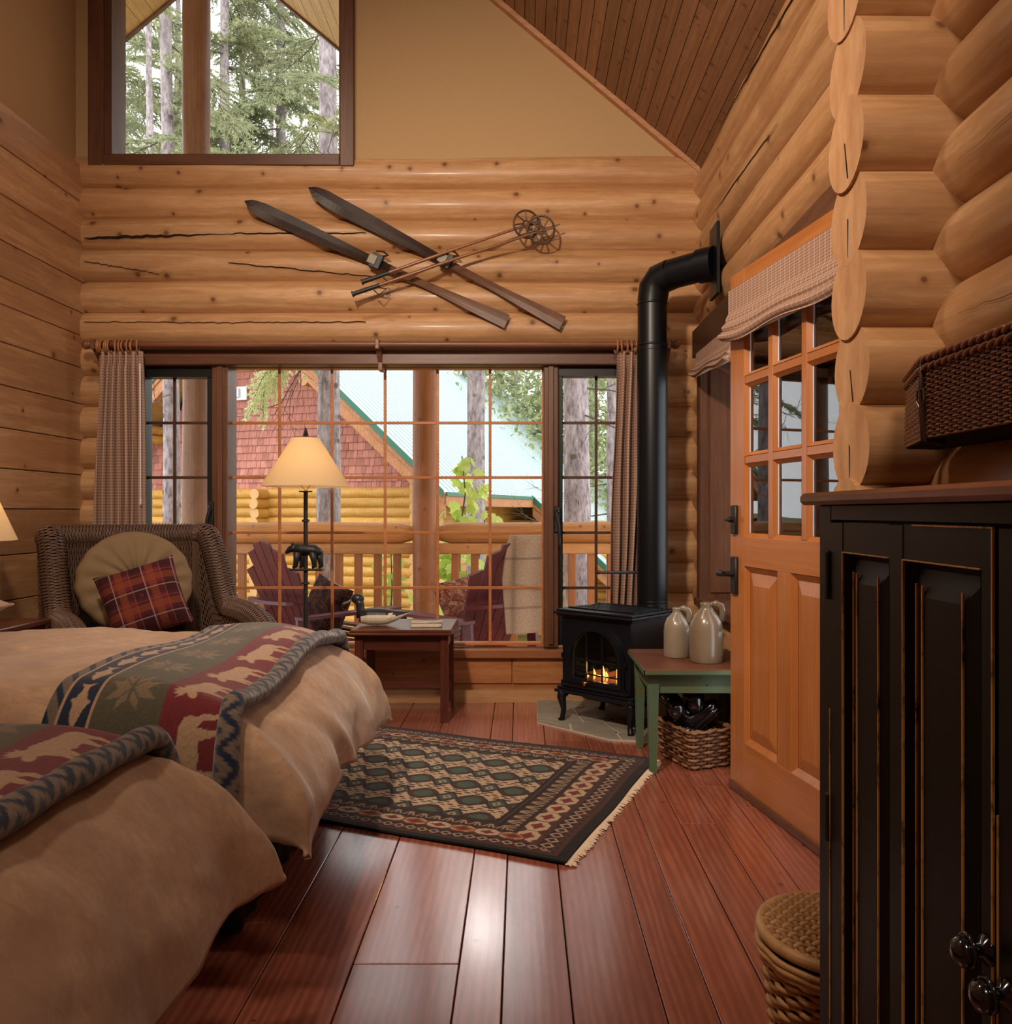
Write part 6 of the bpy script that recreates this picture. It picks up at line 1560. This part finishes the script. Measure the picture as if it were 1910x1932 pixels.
def knob(y,z,par,lab):
    m=MB().tube([(XC-.003,y,z),(XC-.006,y,z),(XC-.010,y,z),(XC-.018,y,z)],[.016,.016,.007,.006],16)
    m.tube([(XC-.018,y,z),(XC-.022,y,z-.001),(XC-.030,y,z-.002),(XC-.037,y,z-.003),(XC-.041,y,z-.003)],[.008,.015,.0175,.013,.004],18)
    m.tube([(XC-.024+.0,y+.016*math.cos(2*PI*k/20),z+.016*math.sin(2*PI*k/20)) for k in range(20)],.003,6,closed=True)
    cp('door_knob',m,M['rubber'],par,smooth=True,label='glossy black ribbed knob')
knob(.879,.628,d1,''); knob(.842,.602,d2,'')
# ================================================================ CREEL BASKET ON THE WALL
M['cane']=plain('dark_red_brown_cane',srgb(136,88,60),.32,.5,nz=.35,scale=50,coat=.2); M['caned']=plain('darker_cane',srgb(98,62,44),.35,.5,nz=.4,scale=50)
wbk=thing('wall_hamper','dark red-brown lidded wicker hamper hanging on the log wall above the black cabinet','basket',(.88,1.40,1.235))
def hpts(z,n=200):
    # plan outline: back against wall (x .95), front x .80, far end slanting
    k=z/.145; xf=.80-.004*k; xf=.78-.004*k; poly=[(.95,1.02),(xf,1.06),(xf,1.575+.01*k),(xf+.010,1.62),(.855,1.835-.01*k),(.95,1.86-.01*k)]
    out=[]
    for i in range(len(poly)-1):
        p=Vector((*poly[i],0)); q=Vector((*poly[i+1],0)); L=(q-p).length; c=max(1,int(L/.0062))
        for j in range(c): out.append(p.lerp(q,j/c))
    return [Vector((p.x-.88,p.y-1.40,z)) for p in out]
ms=[MB(),MB()]
for k in range(27):
    z=.004+.128*k/26; pts=hpts(z); out=[]
    for i,p in enumerate(pts):
        a=pts[max(0,i-1)]; b2=pts[min(len(pts)-1,i+1)]; d=(b2-a).normalized(); nn=Vector((-d.y,d.x,0)); nn=nn if nn.x<0 or (abs(nn.x)<.2 and nn.y>0) else -nn
        out.append(p+nn*(.0030*math.cos(PI*i/2.5+PI*k)))
    ms[k%2].tube(out,.0026,5,True)
obj('weave',ms[0],M['cane'],wbk,kind='stuff',smooth=True,recalc=False); obj('weave',ms[1],M['caned'],wbk,kind='stuff',smooth=True,recalc=False)
m=MB(); pb=hpts(0)
for i in range(0,len(pb),5): m.tube([pb[i],hpts(.13)[min(i,len(hpts(.13))-1)]],.0025,5)
obj('stakes',m,M['caned'],wbk,kind='stuff')
inn_=hpts(0); mcore=MB(); n_=len(inn_)
t1_=hpts(.13)[:n_]; n_=min(n_,len(t1_)); mcore.add([p+Vector((.004,0,0)) for p in inn_[:n_]]+[p+Vector((.004,0,0)) for p in t1_[:n_]],[(i,i+1,n_+i+1,n_+i) for i in range(n_-1)]+[tuple(range(n_))]); obj('lining',mcore,M['wickb'],wbk)
m=MB(); 
for q in (0,1):
    tt_=hpts(.135); pts=[p+Vector((.0035*math.cos(i*.8+q*PI)-.004,0,.0035*math.sin(i*.8+q*PI)+.002)) for i,p in enumerate(tt_)]; m.tube(pts,.0042,6,True)
obj('body_rim',m,M['cane'],wbk,smooth=True)
m=MB(); tt_=hpts(.150); 
for q in (0,1):
    pts=[p+Vector((.0035*math.cos(i*.8+q*PI)-.006,0,.0035*math.sin(i*.8+q*PI)+.002)) for i,p in enumerate(tt_)]; m.tube(pts,.0044,6,True)
lid2=obj('lid',m,M['cane'],wbk,smooth=True)
m=MB(); top_=hpts(.152); n_=len(top_); m.add(top_,[tuple(range(n_))]); m.add([p+Vector((0,0,.006)) for p in top_],[tuple(range(n_))]); obj('lid_top',m,M['caned'],lid2)
m=MB(); ya_=1.585-1.40; xa_=.78-.88-.006
m.tube([(xa_+.02,ya_,.160),(xa_-.002,ya_,.150),(xa_-.004,ya_,.10),(xa_-.003,ya_,.05),(xa_-.001,ya_,.0),(xa_+.04,ya_,-.006)],.0065,8,True,flat=.35,up=(0,1,0))
st2=obj('leather_strap',m,plain('dark_leather',srgb(58,38,26),.35,.5,nz=.2),wbk,smooth=True)
obj('buckle',MB().tube([(xa_-.007,ya_-.012,.095),(xa_-.007,ya_+.012,.095),(xa_-.007,ya_+.014,.075),(xa_-.007,ya_,.060),(xa_-.007,ya_-.014,.075)],.002,6,closed=True),plain('dull_buckle',srgb(130,120,105),.35,.5,1),st2)
# ================================================================ PORCH CHAIRS
M['red']=wood('maroon_painted_wood',srgb(112,52,54),srgb(88,38,42),0,.35,0,10,spec=.4,var=.12)
def adirondack(lab,loc,rz):
    o=thing('adirondack_chair',lab,'chair',loc,rz,'porch chairs')
    # local: faces +x, width along y, z up from deck
    bx,bz=-.10,.28; tx,tz_=-.42,1.02; ax=Vector((tx-bx,0,tz_-bz)).normalized(); th=Vector((ax.z,0,-ax.x))
    n=6; hts=[.66,.80,.87,.87,.80,.66]
    for i in range(n):
        y0b=(i-2.5)*.074; y1b=(i-2.5)*.106; h=hts[i]; a0=Vector((bx,y0b,bz)); a1=Vector((bx,0,bz))+ax*h+Vector((0,y1b,0)); w0,w1=.034,.049; m=MB()
        e_=.03*(1 if i<2.5 else -1)*( .6 if i in (2,3) else 1.2)
        q=[a0+Vector((0,-w0,0)),a0+Vector((0,w0,0)),a1+Vector((0,w1,0))+ax*(e_*.5),a1+Vector((0,-w1,0))-ax*(e_*.5)]
        m.hexa([q[0],q[1],q[1]+th*.018,q[0]+th*.018,q[3],q[2],q[2]+th*.018,q[3]+th*.018]); obj('back_slat',m,M['red'],o)
    # crescent back support
    c=Vector((bx,0,bz))+ax*.42-th*.02; m=MB(); pl=[]
    for k in range(13): a=PI*k/12; pl.append((c.x-.13*math.sin(a)*.9-.02,c.y+.33*math.cos(a)))
    m.prism(pl,c.z-.012,c.z+.012,'z'); obj('back_support',m,M['red'],o)
    for i in range(6):
        x=-.02+.088*i; z=.30+.022*i; obj('seat_slat',MB().bbox(x-.038,x+.038,-.26,.26,z-.01,z+.01,.003),M['red'],o)
    for s_ in (-1,1):
        y=s_*.31
        obj('front_leg',MB().bbox(.40,.49,y-.014,y+.014,0,.54,.003),M['red'],o)
        obj('arm_bracket',MB().add([(.43,y+s_*.015,.54),(.49,y+s_*.015,.54),(.46,y+s_*.015,.34),(.43,y+s_*.06,.54),(.47,y+s_*.06,.54)],[(0,1,2),(0,3,4,1),(0,2,3),(2,1,4),(2,4,3)]),M['red'],o)
        pl=[(-.34,y-.045),(.10,y-.06),(.44,y-.085),(.55,y-.06),(.57,y),(.55,y+.06),(.44,y+.085),(.10,y+.06),(-.34,y+.045)]
        m=MB().prism(pl,0,.022,'z'); m.v=[(a,b,c+.545-.02*(.5-a)*0) for a,b,c in m.v]; obj('arm',m,M['red'],o)
        m=MB(); yy=s_*.275; m.hexa([(.47,yy-.012,.24),(.47,yy+.012,.24),(-.62,yy+.012,.0),(-.62,yy-.012,.0),(.47,yy-.012,.39),(.47,yy+.012,.39),(-.60,yy+.012,.13),(-.60,yy-.012,.13)]); obj('side_rail',m,M['red'],o)
        m=MB().bar((-.33,y*.96,0.05),(-.30,y*.96,.545),.09,.024,up=(0,1,0)); obj('rear_post',m,M['red'],o)
    return o
a1=adirondack('maroon adirondack chair on the porch seen from behind, left of the lamp pole',(X(590,6.15),6.15,-.20),math.radians(50))
a2=adirondack('maroon adirondack chair on the porch draped with a beige blanket',(X(893,5.95),5.95,-.20),math.radians(133))
# blanket on right chair
M['bl']=None
t=NT('beige_wool_blanket'); tc=t.new('ShaderNodeTexCoord'); sp=t.new('ShaderNodeSeparateXYZ'); t.l(tc.outputs['UV'],sp.inputs[0]); n=t.noise(tc.outputs['UV'],90,3)
col=t.ramp(n,[(.3,srgb(150,126,104)),(.7,srgb(186,162,138))])
f=t.math('ADD',t.math('LESS_THAN',t.math('ABSOLUTE',t.math('SUBTRACT',sp.outputs[1],.30)),.012),t.math('LESS_THAN',t.math('ABSOLUTE',t.math('SUBTRACT',sp.outputs[1],.76)),.012))
col=t.mix(t.math('MULTIPLY',f,.6),col,srgb(112,96,84)); t.bump(n,.3,.003); t.p.inputs['Sheen Weight'].default_value=.3; bl_m=t.fin(col,.95,.1)
m=MB()
def blf(u,v_):
    # over the back top and hanging behind (towards the window)
    Yb=5.60; x0,x1=X(952,Yb),X(1052,Yb)
    if v_<.14: a=PI*(1-v_/.14); y=Yb+.06+.055*(-math.cos(a))*-1; y=Yb+.045-.055*math.cos(PI*v_/.14); z=Z(1022,Yb)+.045*math.sin(PI*v_/.14); y=Yb+.10-.11*(v_/.14)
    else: w_=(v_-.14)/.86; y=Yb-.01-.02*w_; z=Z(1022,Yb)-(Z(1022,Yb)-Z(1196,Yb))*w_
    x=x0+(x1-x0)*u-.015*math.sin(v_*4)+ (.10*(1-v_)**2-.035)*(1-u)*0
    if v_<.5: x+=(1-u)*.05*(1-v_/.5)
    return Vector((x,y+.012*math.sin(u*11+v_*2),z+.02*u*v_))
m.grid(blf,30,50,uvfn=lambda u,v_:(u*.4,v_))
o=obj('wool_blanket',m,bl_m,smooth=True); so=o.modifiers.new('t','SOLIDIFY'); so.thickness=.02; tag(o,'beige wool blanket with dark stripes over the back of the right porch chair','blanket')
t=NT('dark_tapestry'); tc=t.new('ShaderNodeTexCoord'); v=t.coords(kind='UV'); n=t.noise(v,9,4,.7,1.5); n2=t.noise(v,60,2); col=t.ramp(n,[(.35,srgb(26,24,30)),(.5,srgb(54,36,34)),(.58,srgb(96,56,44)),(.66,srgb(40,46,44))]); t.bump(n2,.4,.003); M['tap']=t.fin(col,.9,.1)
t=NT('red_tan_tapestry'); v=t.coords(kind='UV'); n=t.noise(v,8,4,.7,1.5); n2=t.noise(v,60,2); col=t.ramp(n,[(.35,srgb(70,44,40)),(.5,srgb(128,72,60)),(.6,srgb(168,132,104)),(.7,srgb(62,50,56))]); t.bump(n2,.4,.003); M['tap2']=t.fin(col,.9,.1)
p_=obj('dark_pillow',pillow(.46,.44,.17),M['tap'],smooth=True); p_.location=(X(612,6.30),6.35,Z(1150,6.3)); p_.rotation_euler=(math.radians(-16),math.radians(14),math.radians(-42)); tag(p_,'dark patterned pillow on the seat of the left porch chair','pillow')
obj('piping',MB().tube([(-.215,0,-.205),(.215,0,-.205),(.215,0,.205),(-.215,0,.205)],.006,6,closed=True),plain('pale_piping',srgb(170,150,130),.9),p_)
p_=obj('patterned_pillow',pillow(.36,.33,.15),M['tap2'],smooth=True); p_.location=(X(866,6.05),6.10,Z(1132,6.05)); p_.rotation_euler=(math.radians(-30),math.radians(-8),math.radians(40)); tag(p_,'red and tan patterned pillow on the seat of the right porch chair','pillow')
obj('piping',MB().tube([(-.165,0,-.152),(.165,0,-.152),(.165,0,.152),(-.165,0,.152)],.006,6,closed=True),M['tap2'],p_)
# ================================================================ BEDSIDE
ns=thing('nightstand','wooden nightstand at the left edge beyond the far bed','nightstand',(-2.31,3.46,0))
obj('body',MB().bbox(-.21,.21,-.18,.18,.08,.60,.004),M['mahoz'],ns); obj('top',MB().bbox(-.225,.225,-.20,.20,.60,.625,.004),M['maho'],ns); obj('drawer',MB().bbox(.205,.218,-.15,.15,.42,.56,.003),M['mahoz'],ns)
for sx in (-.18,.18):
    for sy in (-.15,.15): obj('leg',MB().bbox(sx-.02,sx+.02,sy-.02,sy+.02,0,.08,.003),M['mahoz'],ns)
tl_=thing('table_lamp','bedside lamp whose pale shade just shows at the left edge','lamp',(-2.335,3.46,.625))
obj('base',MB().lathe([(0,0),(.07,0),(.072,.015),(.03,.03),(.022,.10),(.045,.17),(.03,.25),(.010,.30),(.010,.42),(0,.42)],n=24),M['iron'],tl_,smooth=True)
shade('lamp_shade',tl_,.19,.09,Z(1020,3.46)-.625,Z(1020,3.46)-.625+.25,M['shade'])
obj('bulb',MB().ball((0,0,.46),(.025,.025,.035)),emis('warm_bulb_small',(1,.65,.35,1),8),tl_,smooth=True)
point('table_lamp_light',(-2.335,3.46,1.10),1.6,(1,.70,.42),.03)
sp2=thing('pine_sprig','pine sprig with long needles poking in at the left edge above the bed','plant',(-2.23,3.20,.70))
rpn=random.Random(4); m=MB(); base=Vector((-.03,0,.09))
for k in range(46):
    a=rpn.uniform(-1.1,1.1); d=Vector((math.cos(a)*.9,rpn.uniform(-.5,.3),math.sin(a)-.1)).normalized(); c=base+Vector((rpn.uniform(-.06,.0),0,rpn.uniform(-.05,.05))); m.tube([c,c+d*.11,c+d*.16+Vector((0,0,-.01))],[.0016,.0014,.0006],4)
obj('needles',m,plain('dark_pine_needle',srgb(44,44,30),.6),sp2,kind='stuff'); obj('stem',MB().tube([(-.12,.05,-.07),(-.08,.02,.02),(-.03,0,.09)],.004,6),M['twig'],sp2)
for ch in sp2.children: pass
